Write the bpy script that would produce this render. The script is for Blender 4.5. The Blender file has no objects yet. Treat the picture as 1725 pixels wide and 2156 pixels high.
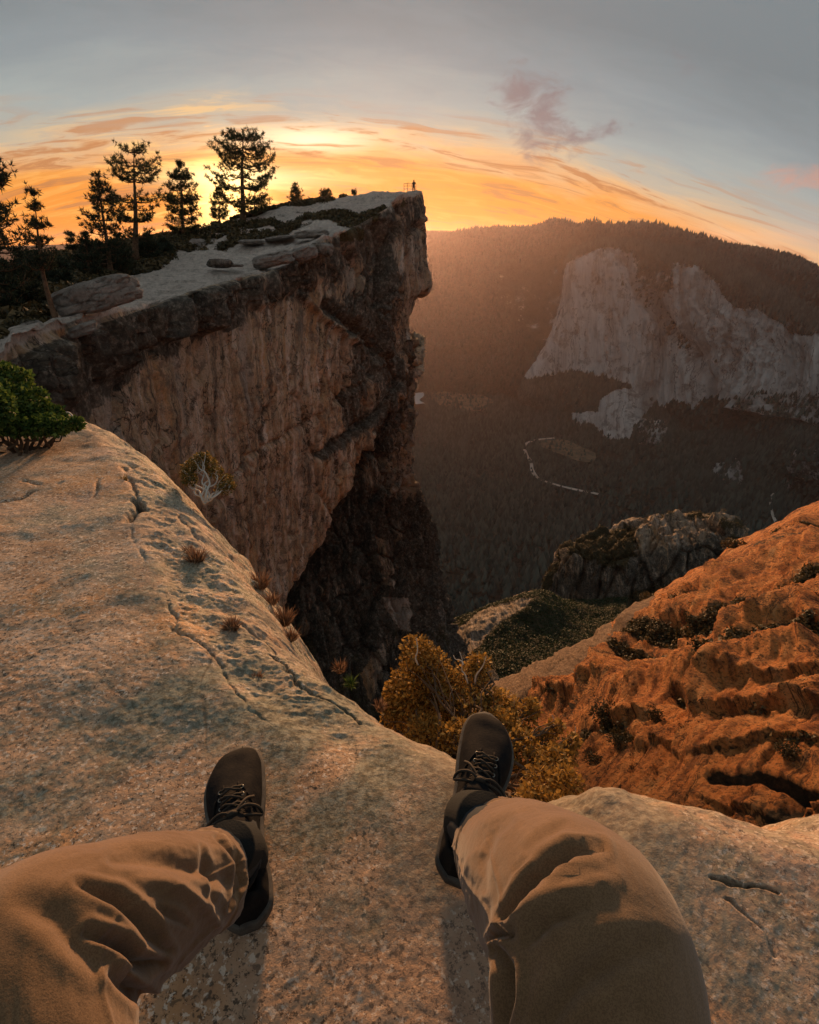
import bpy, math, random
import numpy as np
from mathutils import Vector, Matrix

random.seed(7)
RNG = np.random.default_rng(7)
PI = math.pi
scene = bpy.context.scene
COL = scene.collection

# ------------------------------------------------------------------ camera
F_PX = 1078.0                 # focal length in units of a 1725 x 2156 frame (90 degrees tall)
PITCH = math.radians(27.4)
EYE = 0.90
cam_data = bpy.data.cameras.new('camera')
cam_data.sensor_fit = 'VERTICAL'
cam_data.sensor_height = 24.0
cam_data.lens = 12.0
cam_data.clip_start = 0.02
cam_data.clip_end = 60000.0
cam = bpy.data.objects.new('camera', cam_data)
cam.location = (0, 0, EYE)
cam.rotation_euler = (PI / 2 - PITCH, 0, 0)
COL.objects.link(cam)
scene.camera = cam

# ------------------------------------------------------------------ render settings
scene.render.engine = 'CYCLES'
scene.view_settings.view_transform = 'Standard'
scene.view_settings.look = 'None'
scene.view_settings.gamma = 1.0
scene.view_settings.exposure = 0.35
scene.view_settings.use_curve_mapping = False
cy = scene.cycles
cy.use_denoising = True
cy.max_bounces = 5
cy.diffuse_bounces = 3
cy.glossy_bounces = 2
cy.transmission_bounces = 2
cy.transparent_max_bounces = 6
cy.volume_bounces = 1
cy.sample_clamp_indirect = 4.0
cy.caustics_reflective = False
cy.caustics_refractive = False

# ------------------------------------------------------------------ node helper
class Nt:
    def __init__(s, tree):
        s.t = tree; s.n = tree.nodes; s.l = tree.links
    def put(s, sock, v):
        if v is None: return
        if isinstance(v, bpy.types.NodeSocket): s.l.new(v, sock)
        else:
            if isinstance(v, (tuple, list)) and len(v) == 3 and sock.type == 'RGBA': v = (*v, 1)
            sock.default_value = v
    def m(s, op, a, b=None, c=None, clamp=False):
        n = s.n.new('ShaderNodeMath'); n.operation = op; n.use_clamp = clamp
        s.put(n.inputs[0], a); s.put(n.inputs[1], b); s.put(n.inputs[2], c)
        return n.outputs[0]
    def vm(s, op, a, b=None):
        n = s.n.new('ShaderNodeVectorMath'); n.operation = op
        s.put(n.inputs[0], a); s.put(n.inputs[1], b)
        return n.outputs['Value'] if op in ('DOT_PRODUCT', 'LENGTH', 'DISTANCE') else n.outputs[0]
    def sep(s, v):
        n = s.n.new('ShaderNodeSeparateXYZ'); s.put(n.inputs[0], v); return n.outputs
    def comb(s, x, y, z):
        n = s.n.new('ShaderNodeCombineXYZ')
        for i, v in enumerate((x, y, z)): s.put(n.inputs[i], v)
        return n.outputs[0]
    def noise(s, vec, scale, detail=5, rough=0.6, dist=0.0, color=False, lac=2.0):
        n = s.n.new('ShaderNodeTexNoise'); s.put(n.inputs['Vector'], vec)
        s.put(n.inputs['Scale'], scale); s.put(n.inputs['Detail'], detail)
        s.put(n.inputs['Roughness'], rough); s.put(n.inputs['Distortion'], dist)
        s.put(n.inputs['Lacunarity'], lac)
        return n.outputs['Color' if color else 'Fac']
    def vor(s, vec, scale, feature='F1', out='Distance', rand=1.0):
        n = s.n.new('ShaderNodeTexVoronoi'); n.feature = feature
        s.put(n.inputs['Vector'], vec); s.put(n.inputs['Scale'], scale); s.put(n.inputs['Randomness'], rand)
        return n.outputs[out]
    def ss(s, v, a, b, lo=0.0, hi=1.0):
        n = s.n.new('ShaderNodeMapRange'); n.interpolation_type = 'SMOOTHSTEP'
        s.put(n.inputs[0], v); n.inputs[1].default_value = a; n.inputs[2].default_value = b
        n.inputs[3].default_value = lo; n.inputs[4].default_value = hi
        return n.outputs[0]
    def ramp(s, fac, stops, interp='LINEAR'):
        n = s.n.new('ShaderNodeValToRGB'); cr = n.color_ramp; cr.interpolation = interp
        while len(cr.elements) < len(stops): cr.elements.new(0.5)
        for e, (p, c) in zip(cr.elements, stops):
            e.position = p
            e.color = (*c, 1) if isinstance(c, tuple) else (c, c, c, 1)
        s.put(n.inputs[0], fac)
        return n.outputs[0]
    def mix(s, fac, a, b, mode='MIX'):
        n = s.n.new('ShaderNodeMix'); n.data_type = 'RGBA'; n.blend_type = mode
        s.put(n.inputs[0], fac); s.put(n.inputs[6], a); s.put(n.inputs[7], b)
        return n.outputs[2]
    def joints(s, vec, scale, width, detail=4, rough=0.6):
        return s.ss(s.m('ABSOLUTE', s.m('SUBTRACT', s.noise(vec, scale, detail, rough), 0.5)), 0.0, width, 1.0, 0.0)
    def obj(s):
        return s.n.new('ShaderNodeTexCoord').outputs['Object']
    def scale(s, v, sc):
        return s.vm('MULTIPLY', v, sc)
    def attr(s, name, out='Fac'):
        n = s.n.new('ShaderNodeAttribute'); n.attribute_name = name
        return n.outputs[out]
    def bump(s, h, strength, dist, normal=None):
        n = s.n.new('ShaderNodeBump'); s.put(n.inputs['Strength'], strength); s.put(n.inputs['Distance'], dist)
        s.put(n.inputs['Height'], h)
        if normal is not None: s.put(n.inputs['Normal'], normal)
        return n.outputs[0]

def new_mat(name):
    m = bpy.data.materials.new(name); m.use_nodes = True
    t = Nt(m.node_tree); b = m.node_tree.nodes['Principled BSDF']
    b.inputs['Specular IOR Level'].default_value = 0.3
    return m, t, b

# ------------------------------------------------------------------ sun
SUN_AZ = math.radians(-2.5)      # to the left of straight ahead
SUN_EL = math.radians(7.5)
sun_dir = Vector((math.sin(SUN_AZ) * math.cos(SUN_EL), math.cos(SUN_AZ) * math.cos(SUN_EL), math.sin(SUN_EL)))
sd = bpy.data.lights.new('sun', 'SUN')
sd.energy = 5.0
sd.color = (1.0, 0.53, 0.24)
sd.angle = math.radians(6.0)
sun = bpy.data.objects.new('sun', sd)
sun.rotation_euler = (-sun_dir).to_track_quat('-Z', 'Y').to_euler()
COL.objects.link(sun)

# ------------------------------------------------------------------ sky
world = bpy.data.worlds.new('World'); scene.world = world; world.use_nodes = True
w = Nt(world.node_tree); bg = world.node_tree.nodes['Background']
d = w.n.new('ShaderNodeTexCoord').outputs['Generated']
dx, dy, dz = w.sep(d)[0:3]
DEG = 180 / PI
el = w.m('MULTIPLY', w.m('ARCSINE', dz), DEG)
az = w.m('MULTIPLY', w.m('ARCTAN2', dx, dy), DEG)
daz = w.m('ADD', az, 10.0)
daz2 = w.m('MULTIPLY', daz, daz)
elc = w.m('MAXIMUM', el, -4.0)
g = w.m('ADD', elc, w.m('MULTIPLY', w.m('MINIMUM', daz2, 4500.0), 0.0048))
# cloud coordinates: flattened, so streaks lie along the horizon
cv = w.comb(w.m('MULTIPLY', az, 0.055), w.m('MULTIPLY', g, 0.30), 0.0)
warp = w.noise(cv, 1.1, 3, 0.5)
cv2 = w.vm('ADD', cv, w.comb(w.m('MULTIPLY', warp, 0.9), w.m('MULTIPLY', warp, 0.6), 3.7))
n1 = w.noise(cv2, 1.3, 8, 0.62)
n2 = w.noise(w.scale(cv2, (1.0, 2.1, 1.0)), 2.6, 8, 0.6, 0.4)
gn = w.m('ADD', g, w.m('MULTIPLY', w.m('SUBTRACT', n1, 0.5), 5.5))
base = w.ramp(w.m('DIVIDE', w.m('ADD', gn, 4.0), 40.0), [
    (0.00, (0.50, 0.16, 0.03)), (0.11, (0.74, 0.20, 0.012)), (0.21, (0.80, 0.245, 0.015)),
    (0.28, (0.74, 0.28, 0.045)), (0.325, (0.62, 0.40, 0.22)), (0.355, (0.42, 0.385, 0.31)),
    (0.40, (0.315, 0.355, 0.345)), (0.475, (0.230, 0.268, 0.282)), (0.575, (0.172, 0.200, 0.212)), (1.0, (0.205, 0.230, 0.243))])
# Nishita daylight under the haze and cloud
sky = w.n.new('ShaderNodeTexSky'); sky.sky_type = 'NISHITA'; sky.sun_disc = False
sky.sun_elevation = SUN_EL; sky.sun_rotation = SUN_AZ
skyc = w.scale(sky.outputs[0], (0.0014, 0.0014, 0.0014))
# angle from the sun
GA, GE = math.radians(-16.8), math.radians(3.3)      # where the sun burns through the cloud bank
sdir = (math.sin(GA) * math.cos(GE), math.cos(GA) * math.cos(GE), math.sin(GE))
cosang = w.vm('DOT_PRODUCT', d, sdir)
ang = w.m('MULTIPLY', w.m('ARCCOSINE', w.m('MINIMUM', cosang, 0.999999)), DEG)
core = w.m('EXPONENT', w.m('MULTIPLY', w.m('MULTIPLY', ang, ang), -0.13))
halo = w.m('EXPONENT', w.m('MULTIPLY', ang, -0.16))
# darker mauve cloud bars and bright gaps inside the orange part
inband = w.ss(gn, 12.5, 8.5)
bars = w.m('MULTIPLY', w.ss(n2, 0.50, 0.62), inband)
c1 = w.mix(w.m('MULTIPLY', bars, 0.85), base, (0.44, 0.175, 0.06))
gaps = w.m('MULTIPLY', w.ss(n2, 0.475, 0.38), w.m('MULTIPLY', inband, w.m('ADD', w.m('MULTIPLY', halo, 1.2), 0.10)))
c2 = w.mix(w.m('MINIMUM', gaps, 1.0), c1, (1.02, 0.60, 0.17))
hg = w.scale(w.comb(halo, halo, halo), (0.10, 0.03, 0.0))
c3 = w.vm('ADD', c2, w.vm('MULTIPLY', hg, w.comb(inband, inband, inband)))
# bright veil of lit cloud high above the sun
va = w.m('DIVIDE', w.m('ADD', az, 9.0), 5.5); ve = w.m('DIVIDE', w.m('SUBTRACT', el, 8.5), 0.95)
veil = w.m('EXPONENT', w.m('MULTIPLY', w.m('ADD', w.m('MULTIPLY', va, va), w.m('MULTIPLY', ve, ve)), -1.0))
veil = w.m('MULTIPLY', veil, w.ss(n2, 0.66, 0.46))
c3 = w.mix(w.m('MULTIPLY', veil, 0.95), c3, (1.15, 0.92, 0.60))
va = w.m('DIVIDE', w.m('ADD', az, 15.5), 7.5); ve = w.m('DIVIDE', w.m('SUBTRACT', el, 5.6), 0.9)
veil2 = w.m('EXPONENT', w.m('MULTIPLY', w.m('ADD', w.m('MULTIPLY', va, va), w.m('MULTIPLY', ve, ve)), -1.0))
c3 = w.mix(w.m('MULTIPLY', veil2, w.ss(n1, 0.64, 0.46, 0.0, 0.9)), c3, (1.2, 0.88, 0.42))
c4 = w.vm('ADD', c3, w.scale(w.comb(core, core, core), (2.4, 1.55, 0.5)))
# one torn mauve cloud at right of centre and a few pale wisps
def puff(caz, cel, saz, sel, thr, rot=0.0):
    a = w.m('SUBTRACT', az, caz); e = w.m('SUBTRACT', el, cel)
    cr, sr = math.cos(rot), math.sin(rot)
    a2 = w.m('ADD', w.m('MULTIPLY', a, cr), w.m('MULTIPLY', e, sr))
    e2 = w.m('SUBTRACT', w.m('MULTIPLY', e, cr), w.m('MULTIPLY', a, sr))
    a2 = w.m('DIVIDE', a2, saz); e2 = w.m('DIVIDE', e2, sel)
    r2 = w.m('ADD', w.m('MULTIPLY', a2, a2), w.m('MULTIPLY', e2, e2))
    nn = w.noise(w.comb(w.m('MULTIPLY', az, 0.22), w.m('MULTIPLY', el, 0.42), 9.1 + caz), 1.5, 7, 0.62, 0.6)
    return w.ss(w.m('SUBTRACT', w.m('MULTIPLY', w.m('SUBTRACT', nn, 0.5), 4.0), w.m('MULTIPLY', r2, 0.9)), thr - .95, thr + 0.45)
p1 = puff(11.5, 10.0, 4.6, 2.6, -0.05, -0.75)
p2 = puff(15.0, 8.6, 5.5, 0.9, 0.15, 0.15)
p3 = puff(22.5, 12.7, 3.0, 1.1, 0.40, -0.4)
c5 = w.mix(w.m('MULTIPLY', w.m('MAXIMUM', w.m('MAXIMUM', p1, p2), w.m('MULTIPLY', p3, 0.5)), 0.85), c4, (0.20, 0.155, 0.165))
p4 = puff(33.5, 4.8, 5.0, 1.1, 0.05, 0.0)
c5 = w.mix(w.m('MULTIPLY', p4, 0.7), c5, (0.55, 0.27, 0.20))
bars2 = w.m('MULTIPLY', w.ss(n2, 0.52, 0.68), w.m('MULTIPLY', w.ss(gn, 12, 9.0, 0.0, 1.0), 1.0))
c6 = w.vm('ADD', c5, skyc)
w.put(bg.inputs['Color'], c6)
bg.inputs['Strength'].default_value = 0.90

# ------------------------------------------------------------------ geometry helpers
CP, SP = math.cos(PITCH), math.sin(PITCH)
def ray(px, py):
    u = (np.asarray(px, float) - 862.5) / F_PX; v = -(np.asarray(py, float) - 1078.0) / F_PX
    return u, CP + v * SP, -SP + v * CP
def at_h(px, py, hd):
    """point seen at a frame position at a given horizontal distance"""
    x, y, z = ray(px, py); t = np.asarray(hd, float) / np.sqrt(x * x + y * y)
    return np.stack([x * t, y * t, EYE + z * t], -1)
def at_z(px, py, z0):
    x, y, z = ray(px, py); t = (z0 - EYE) / z
    return np.stack([x * t, y * t, EYE + z * t], -1)
def project(P):
    P = np.asarray(P, float); X, Y, Z = P[..., 0], P[..., 1], P[..., 2] - EYE
    dep = Y * CP - Z * SP; up = Y * SP + Z * CP
    return 862.5 + F_PX * X / dep, 1078.0 - F_PX * up / dep

def _h(ix, iy, iz, seed):
    h = (ix * 374761393 + iy * 668265263 + iz * 2147483647 + seed * 1274126177) & 0xFFFFFFFF
    h = ((h ^ (h >> 13)) * 1274126177) & 0xFFFFFFFF
    return (((h ^ (h >> 16)) & 0xFFFFFF) / float(0xFFFFFF)).astype(np.float32)
def vnoise(p, seed=0):
    p = np.asarray(p); f0 = np.floor(p); i = f0.astype(np.int64); f = (p - f0).astype(np.float32)
    f = f * f * f * (f * (f * 6 - 15) + 10)
    ix, iy, iz = i[..., 0], i[..., 1], i[..., 2]; fx, fy, fz = f[..., 0], f[..., 1], f[..., 2]
    def L(a, b, t): return a + (b - a) * t
    c = [_h(ix + a, iy + b, iz + e, seed) for a in (0, 1) for b in (0, 1) for e in (0, 1)]
    return L(L(L(c[0], c[1], fz), L(c[2], c[3], fz), fy), L(L(c[4], c[5], fz), L(c[6], c[7], fz), fy), fx) * 2 - 1
def fbm(p, octv=5, gain=0.5, seed=0, ridged=False):
    out = 0; a = 1.0; tot = 0
    p = np.asarray(p, float)
    for k in range(octv):
        n = vnoise(p, seed + k * 17)
        out = out + a * ((1 - 2 * np.abs(n)) if ridged else n); tot += a
        a *= gain; p = p * 2.03 + 11.7
    return out / tot
def worley(p, seed=0):
    """F1 cell id value and F2-F1"""
    p = np.asarray(p, float); i = np.floor(p).astype(np.int64); f1 = np.full(p.shape[:-1], 9.0, np.float32); f2 = f1.copy(); idv = np.zeros_like(f1)
    for a in (-1, 0, 1):
        for b in (-1, 0, 1):
            for c in (-1, 0, 1):
                jx, jy, jz = i[..., 0] + a, i[..., 1] + b, i[..., 2] + c
                qx = jx + _h(jx, jy, jz, seed); qy = jy + _h(jx, jy, jz, seed + 5); qz = jz + _h(jx, jy, jz, seed + 9)
                dd = np.sqrt((p[..., 0] - qx) ** 2 + (p[..., 1] - qy) ** 2 + (p[..., 2] - qz) ** 2)
                cid = _h(jx, jy, jz, seed + 13)
                closer = dd < f1
                f2 = np.where(closer, f1, np.minimum(f2, dd)); idv = np.where(closer, cid, idv); f1 = np.where(closer, dd, f1)
    return idv, f2 - f1
def sstep(a, b, x):
    t = np.clip((x - a) / (b - a), 0, 1); return t * t * (3 - 2 * t)

def catmull(C, n):
    """C: [K, ...] control rows -> n samples along axis 0 per span count"""
    C = np.asarray(C, float); K = len(C)
    E = np.concatenate([[2 * C[0] - C[1]], C, [2 * C[-1] - C[-2]]], 0)
    t = np.linspace(0, K - 1, n); i = np.minimum(t.astype(int), K - 2); f = (t - i).reshape((-1,) + (1,) * (C.ndim - 1))
    a, b, c, e = E[i], E[i + 1], E[i + 2], E[i + 3]
    return 0.5 * (2 * b + (c - a) * f + (2 * a - 5 * b + 4 * c - e) * f * f + (3 * b - a - 3 * c + e) * f ** 3)
def net(ctrl, nr, nc):
    """control net of (px, py, horizontal distance) -> px, py, points"""
    C = np.array(ctrl, float); C[..., 2] = np.log(C[..., 2])
    G = catmull(C, nr); G = np.swapaxes(catmull(np.swapaxes(G, 0, 1), nc), 0, 1)
    P = at_h(G[..., 0], G[..., 1], np.exp(G[..., 2]))
    return G[..., 0], G[..., 1], P
def grid_normals(P):
    du = np.gradient(P, axis=1); dv = np.gradient(P, axis=0)
    n = np.cross(du, dv); n /= np.linalg.norm(n, axis=-1, keepdims=True) + 1e-12
    # towards the camera side
    s = np.sign(np.sum(n * (np.array([0, 0, EYE]) - P), -1, keepdims=True)); s[s == 0] = 1
    med = 1 if np.mean(s) > 0 else -1
    return n * med
def link(o, parent=None):
    COL.objects.link(o)
    if parent is not None: o.parent = parent
    return o
def raw_mesh(name, V, Fq=None, Ft=None, smooth=True):
    V = np.asarray(V, np.float32).reshape(-1, 3); me = bpy.data.meshes.new(name)
    nq = 0 if Fq is None else len(Fq); nt = 0 if Ft is None else len(Ft)
    loops = []; starts = []
    if nq: loops.append(np.asarray(Fq, np.int32).ravel()); starts.append(np.arange(nq, dtype=np.int32) * 4)
    if nt: loops.append(np.asarray(Ft, np.int32).ravel()); starts.append(nq * 4 + np.arange(nt, dtype=np.int32) * 3)
    loops = np.concatenate(loops); starts = np.concatenate(starts)
    me.vertices.add(len(V)); me.vertices.foreach_set('co', V.ravel())
    me.loops.add(len(loops)); me.loops.foreach_set('vertex_index', loops)
    me.polygons.add(nq + nt); me.polygons.foreach_set('loop_start', starts)
    me.update(calc_edges=True)
    if smooth: me.polygons.foreach_set('use_smooth', np.ones(nq + nt, bool))
    return me
def add_attr(me, name, vals):
    a = me.attributes.new(name, 'FLOAT', 'POINT'); a.data.foreach_set('value', np.asarray(vals, np.float32).ravel())
def grid_faces(nr, nc, keep=None):
    idx = np.arange(nr * nc).reshape(nr, nc)
    F = np.stack([idx[:-1, :-1], idx[1:, :-1], idx[1:, 1:], idx[:-1, 1:]], -1)
    if keep is not None: F = F[keep[:-1, :-1]]
    return F.reshape(-1, 4)
def grid_obj(name, P, mat, attrs=None, keep=None, parent=None, flip=False, smooth=True):
    nr, nc = P.shape[:2]; F = grid_faces(nr, nc, keep)
    if flip: F = F[:, ::-1]
    me = raw_mesh(name, P, F, smooth=smooth)
    for k, v in (attrs or {}).items(): add_attr(me, k, v)
    me.materials.append(mat)
    return link(bpy.data.objects.new(name, me), parent)
def tag(o, label=None, cat=None, group=None, kind=None):
    if label: o['label'] = label
    if cat: o['category'] = cat
    if group: o['group'] = group
    if kind: o['kind'] = kind
    return o
def empty(name, loc=(0, 0, 0), rz=0.0):
    o = bpy.data.objects.new(name, None); o.empty_display_size = 0.2
    o.location = tuple(float(v) for v in loc); o.rotation_euler = (0, 0, rz); COL.objects.link(o); return o
def in_poly(x, y, poly):
    inside = np.zeros(x.shape, bool); n = len(poly); j = n - 1
    for i in range(n):
        xi, yi = poly[i]; xj, yj = poly[j]
        c = ((yi > y) != (yj > y)) & (x < (xj - xi) * (y - yi) / (yj - yi + 1e-12) + xi)
        inside ^= c; j = i
    return inside
def seg_dist(x, y, pts, signed=False):
    """distance to a polyline (2-D); signed: positive on the left of the walking direction"""
    best = np.full(np.shape(x), 1e9); sg = np.ones(np.shape(x)); tt = np.zeros(np.shape(x)); n = len(pts) - 1
    for k in range(n):
        ax, ay = pts[k]; bx, by = pts[k + 1]; ex, ey = bx - ax, by - ay; L2 = ex * ex + ey * ey + 1e-12
        t0 = ((x - ax) * ex + (y - ay) * ey) / L2
        t = np.clip(t0, 0, 1); qx = x - ax - t * ex; qy = y - ay - t * ey; dd = np.sqrt(qx * qx + qy * qy)
        cr = ex * (y - ay) - ey * (x - ax)
        up = dd < best - 1e-9
        best = np.where(up, dd, best); tt = np.where(up, (k + t) / n, tt); sg = np.where(up, np.sign(cr), sg)
    return (best * sg if signed else best), tt
class Tris:
    """collects triangle / quad soup"""
    def __init__(s): s.v = []; s.f = []; s.q = []; s.n = 0
    def add(s, V, F=None, Q=None):
        V = np.asarray(V, float).reshape(-1, 3); s.v.append(V)
        if F is not None and len(F): s.f.append(np.asarray(F) + s.n)
        if Q is not None and len(Q): s.q.append(np.asarray(Q) + s.n)
        s.n += len(V)
    def tube(s, pts, rad, k=6, cap=True):
        pts = np.asarray(pts, float); m = len(pts); rad = np.broadcast_to(np.asarray(rad, float), (m,))
        T = np.gradient(pts, axis=0); T /= np.linalg.norm(T, axis=1, keepdims=True) + 1e-12
        ref = np.array([0.0, 0, 1]) if abs(T[0][2]) < 0.8 else np.array([1.0, 0, 0])
        V = np.zeros((m, k, 3)); a = np.linspace(0, 2 * PI, k, endpoint=False)
        u = np.cross(T[0], ref); u /= np.linalg.norm(u)
        for i in range(m):
            u = u - T[i] * u.dot(T[i]); u /= np.linalg.norm(u) + 1e-12; v = np.cross(T[i], u)
            V[i] = pts[i] + rad[i] * (np.cos(a)[:, None] * u + np.sin(a)[:, None] * v)
        idx = np.arange(m * k).reshape(m, k); nx = np.roll(idx, -1, axis=1)
        Q = np.stack([idx[:-1], nx[:-1], nx[1:], idx[1:]], -1).reshape(-1, 4)
        Fc = []
        if cap:
            for e in (0, m - 1):
                r = idx[e]
                for j in range(1, k - 1): Fc.append((r[0], r[j], r[j + 1]) if e else (r[0], r[j + 1], r[j]))
        s.add(V, np.array(Fc) if Fc else None, Q)
    def build(s, name, mat, parent=None, smooth=True):
        V = np.concatenate(s.v); F = np.concatenate(s.f) if s.f else None; Q = np.concatenate(s.q) if s.q else None
        me = raw_mesh(name, V, Q, F, smooth); me.materials.append(mat)
        return link(bpy.data.objects.new(name, me), parent)

# ================================================================== MATERIALS
def rock_near():
    m, t, b = new_mat('ledge_granite'); o = t.obj()
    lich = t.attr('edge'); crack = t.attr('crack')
    big = t.noise(o, 1.6, 5, 0.6, 0.3)
    mid = t.noise(o, 6.5, 7, 0.68, 0.2)
    col = t.ramp(mid, [(0.32, (0.30, 0.195, 0.13)), (0.43, (0.50, 0.325, 0.205)), (0.55, (0.62, 0.435, 0.295)), (0.68, (0.68, 0.53, 0.41))])
    rust = t.m('MULTIPLY', t.ss(t.noise(t.vm('ADD', o, (3.1, 7.7, 0)), 2.3, 5, 0.65), 0.50, 0.64), 0.75)
    col = t.mix(rust, col, (0.60, 0.315, 0.13))
    grey = t.ss(t.noise(t.vm('ADD', o, (9.2, 1.4, 0)), 2.4, 7, 0.72), 0.50, 0.60)
    col = t.mix(t.m('MULTIPLY', grey, 0.80), col, (0.27, 0.29, 0.24))
    pink = t.ss(t.noise(t.vm('ADD', o, (1.7, 4.4, 2)), 1.3, 4, 0.55), 0.56, 0.64)
    col = t.mix(t.m('MULTIPLY', pink, 0.6), col, (0.60, 0.42, 0.335))
    # outer, lichen grown band
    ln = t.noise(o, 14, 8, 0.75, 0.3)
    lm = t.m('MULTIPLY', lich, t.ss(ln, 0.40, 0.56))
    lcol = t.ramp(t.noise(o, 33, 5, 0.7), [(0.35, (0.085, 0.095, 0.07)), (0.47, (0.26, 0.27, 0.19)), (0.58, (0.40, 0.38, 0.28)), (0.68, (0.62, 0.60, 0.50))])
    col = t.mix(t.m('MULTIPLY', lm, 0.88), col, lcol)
    # crystal grain
    sp = t.noise(o, 95, 4, 0.85)
    col = t.mix(t.ss(sp, 0.46, 0.40), col, t.mix(0.85, col, (0.035, 0.028, 0.022)))
    wh = t.noise(t.vm('ADD', o, (5, 5, 5)), 95, 3, 0.7)
    col = t.mix(t.ss(wh, 0.56, 0.62, 0, 0.8), col, (0.86, 0.76, 0.64))
    # black lichen freckles in drifts
    fr = t.vor(t.vm('ADD', o, t.scale(t.noise(o, 30, 3, 0.6, color=True), (0.05, 0.05, 0.05))), 70)
    drift = t.ss(t.noise(t.vm('ADD', o, (2, 8, 1)), 1.7, 7, 0.78), 0.44, 0.62)
    fm = t.m('MULTIPLY', t.ss(fr, 0.36, 0.20), drift)
    col = t.mix(t.m('MULTIPLY', fm, 0.75), col, (0.055, 0.048, 0.04))
    wl = t.m('MULTIPLY', t.ss(t.noise(t.vm('ADD', o, (12, 3, 1)), 24, 5, 0.7), 0.62, 0.69), t.ss(big, 0.42, 0.58))
    col = t.mix(t.m('MULTIPLY', wl, 0.8), col, (0.66, 0.68, 0.60))
    col = t.mix(crack, col, (0.05, 0.04, 0.03))
    br = t.ss(t.noise(t.vm('ADD', o, (31, 2, 7)), 0.85, 8, 0.70, 0.4), 0.53, 0.60)
    gl_ = t.mix(t.ss(t.noise(o, 60, 4, 0.8), 0.42, 0.6), (0.10, 0.11, 0.08), (0.30, 0.32, 0.255))
    col = t.mix(t.m('MULTIPLY', br, 0.85), col, gl_)
    tn = t.ss(t.noise(t.vm('ADD', o, (3, 22, 7)), 0.7, 5, 0.6), 0.50, 0.57)
    col = t.mix(t.m('MULTIPLY', tn, 0.35), col, (0.36, 0.26, 0.205))
    wv_ = t.vm('ADD', o, t.scale(t.noise(o, 3, 3, 0.6, color=True), (0.05, 0.05, 0.0)))
    wv_ = t.vm('MULTIPLY', wv_, (1.0, 0.45, 1.0))
    jl = t.m('MULTIPLY', t.joints(wv_, 0.75, 0.0035, 5, 0.52), t.ss(t.noise(t.vm('ADD', o, (7, 7, 7)), 2.0, 3, 0.5), 0.50, 0.56))
    col = t.mix(t.m('MULTIPLY', jl, 0.55), col, (0.08, 0.065, 0.045))
    col = t.scale(col, (0.84, 0.80, 0.76))
    t.put(b.inputs['Base Color'], col); b.inputs['Roughness'].default_value = 0.85
    h1 = t.noise(o, 22, 9, 0.72)
    h2 = t.m('SUBTRACT', t.noise(o, 130, 4, 0.7), t.m('MULTIPLY', jl, 0.6))
    n1 = t.bump(h1, 0.42, 0.016); n2 = t.bump(h2, 0.45, 0.004, n1)
    t.put(b.inputs['Normal'], n2)
    return m

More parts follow.
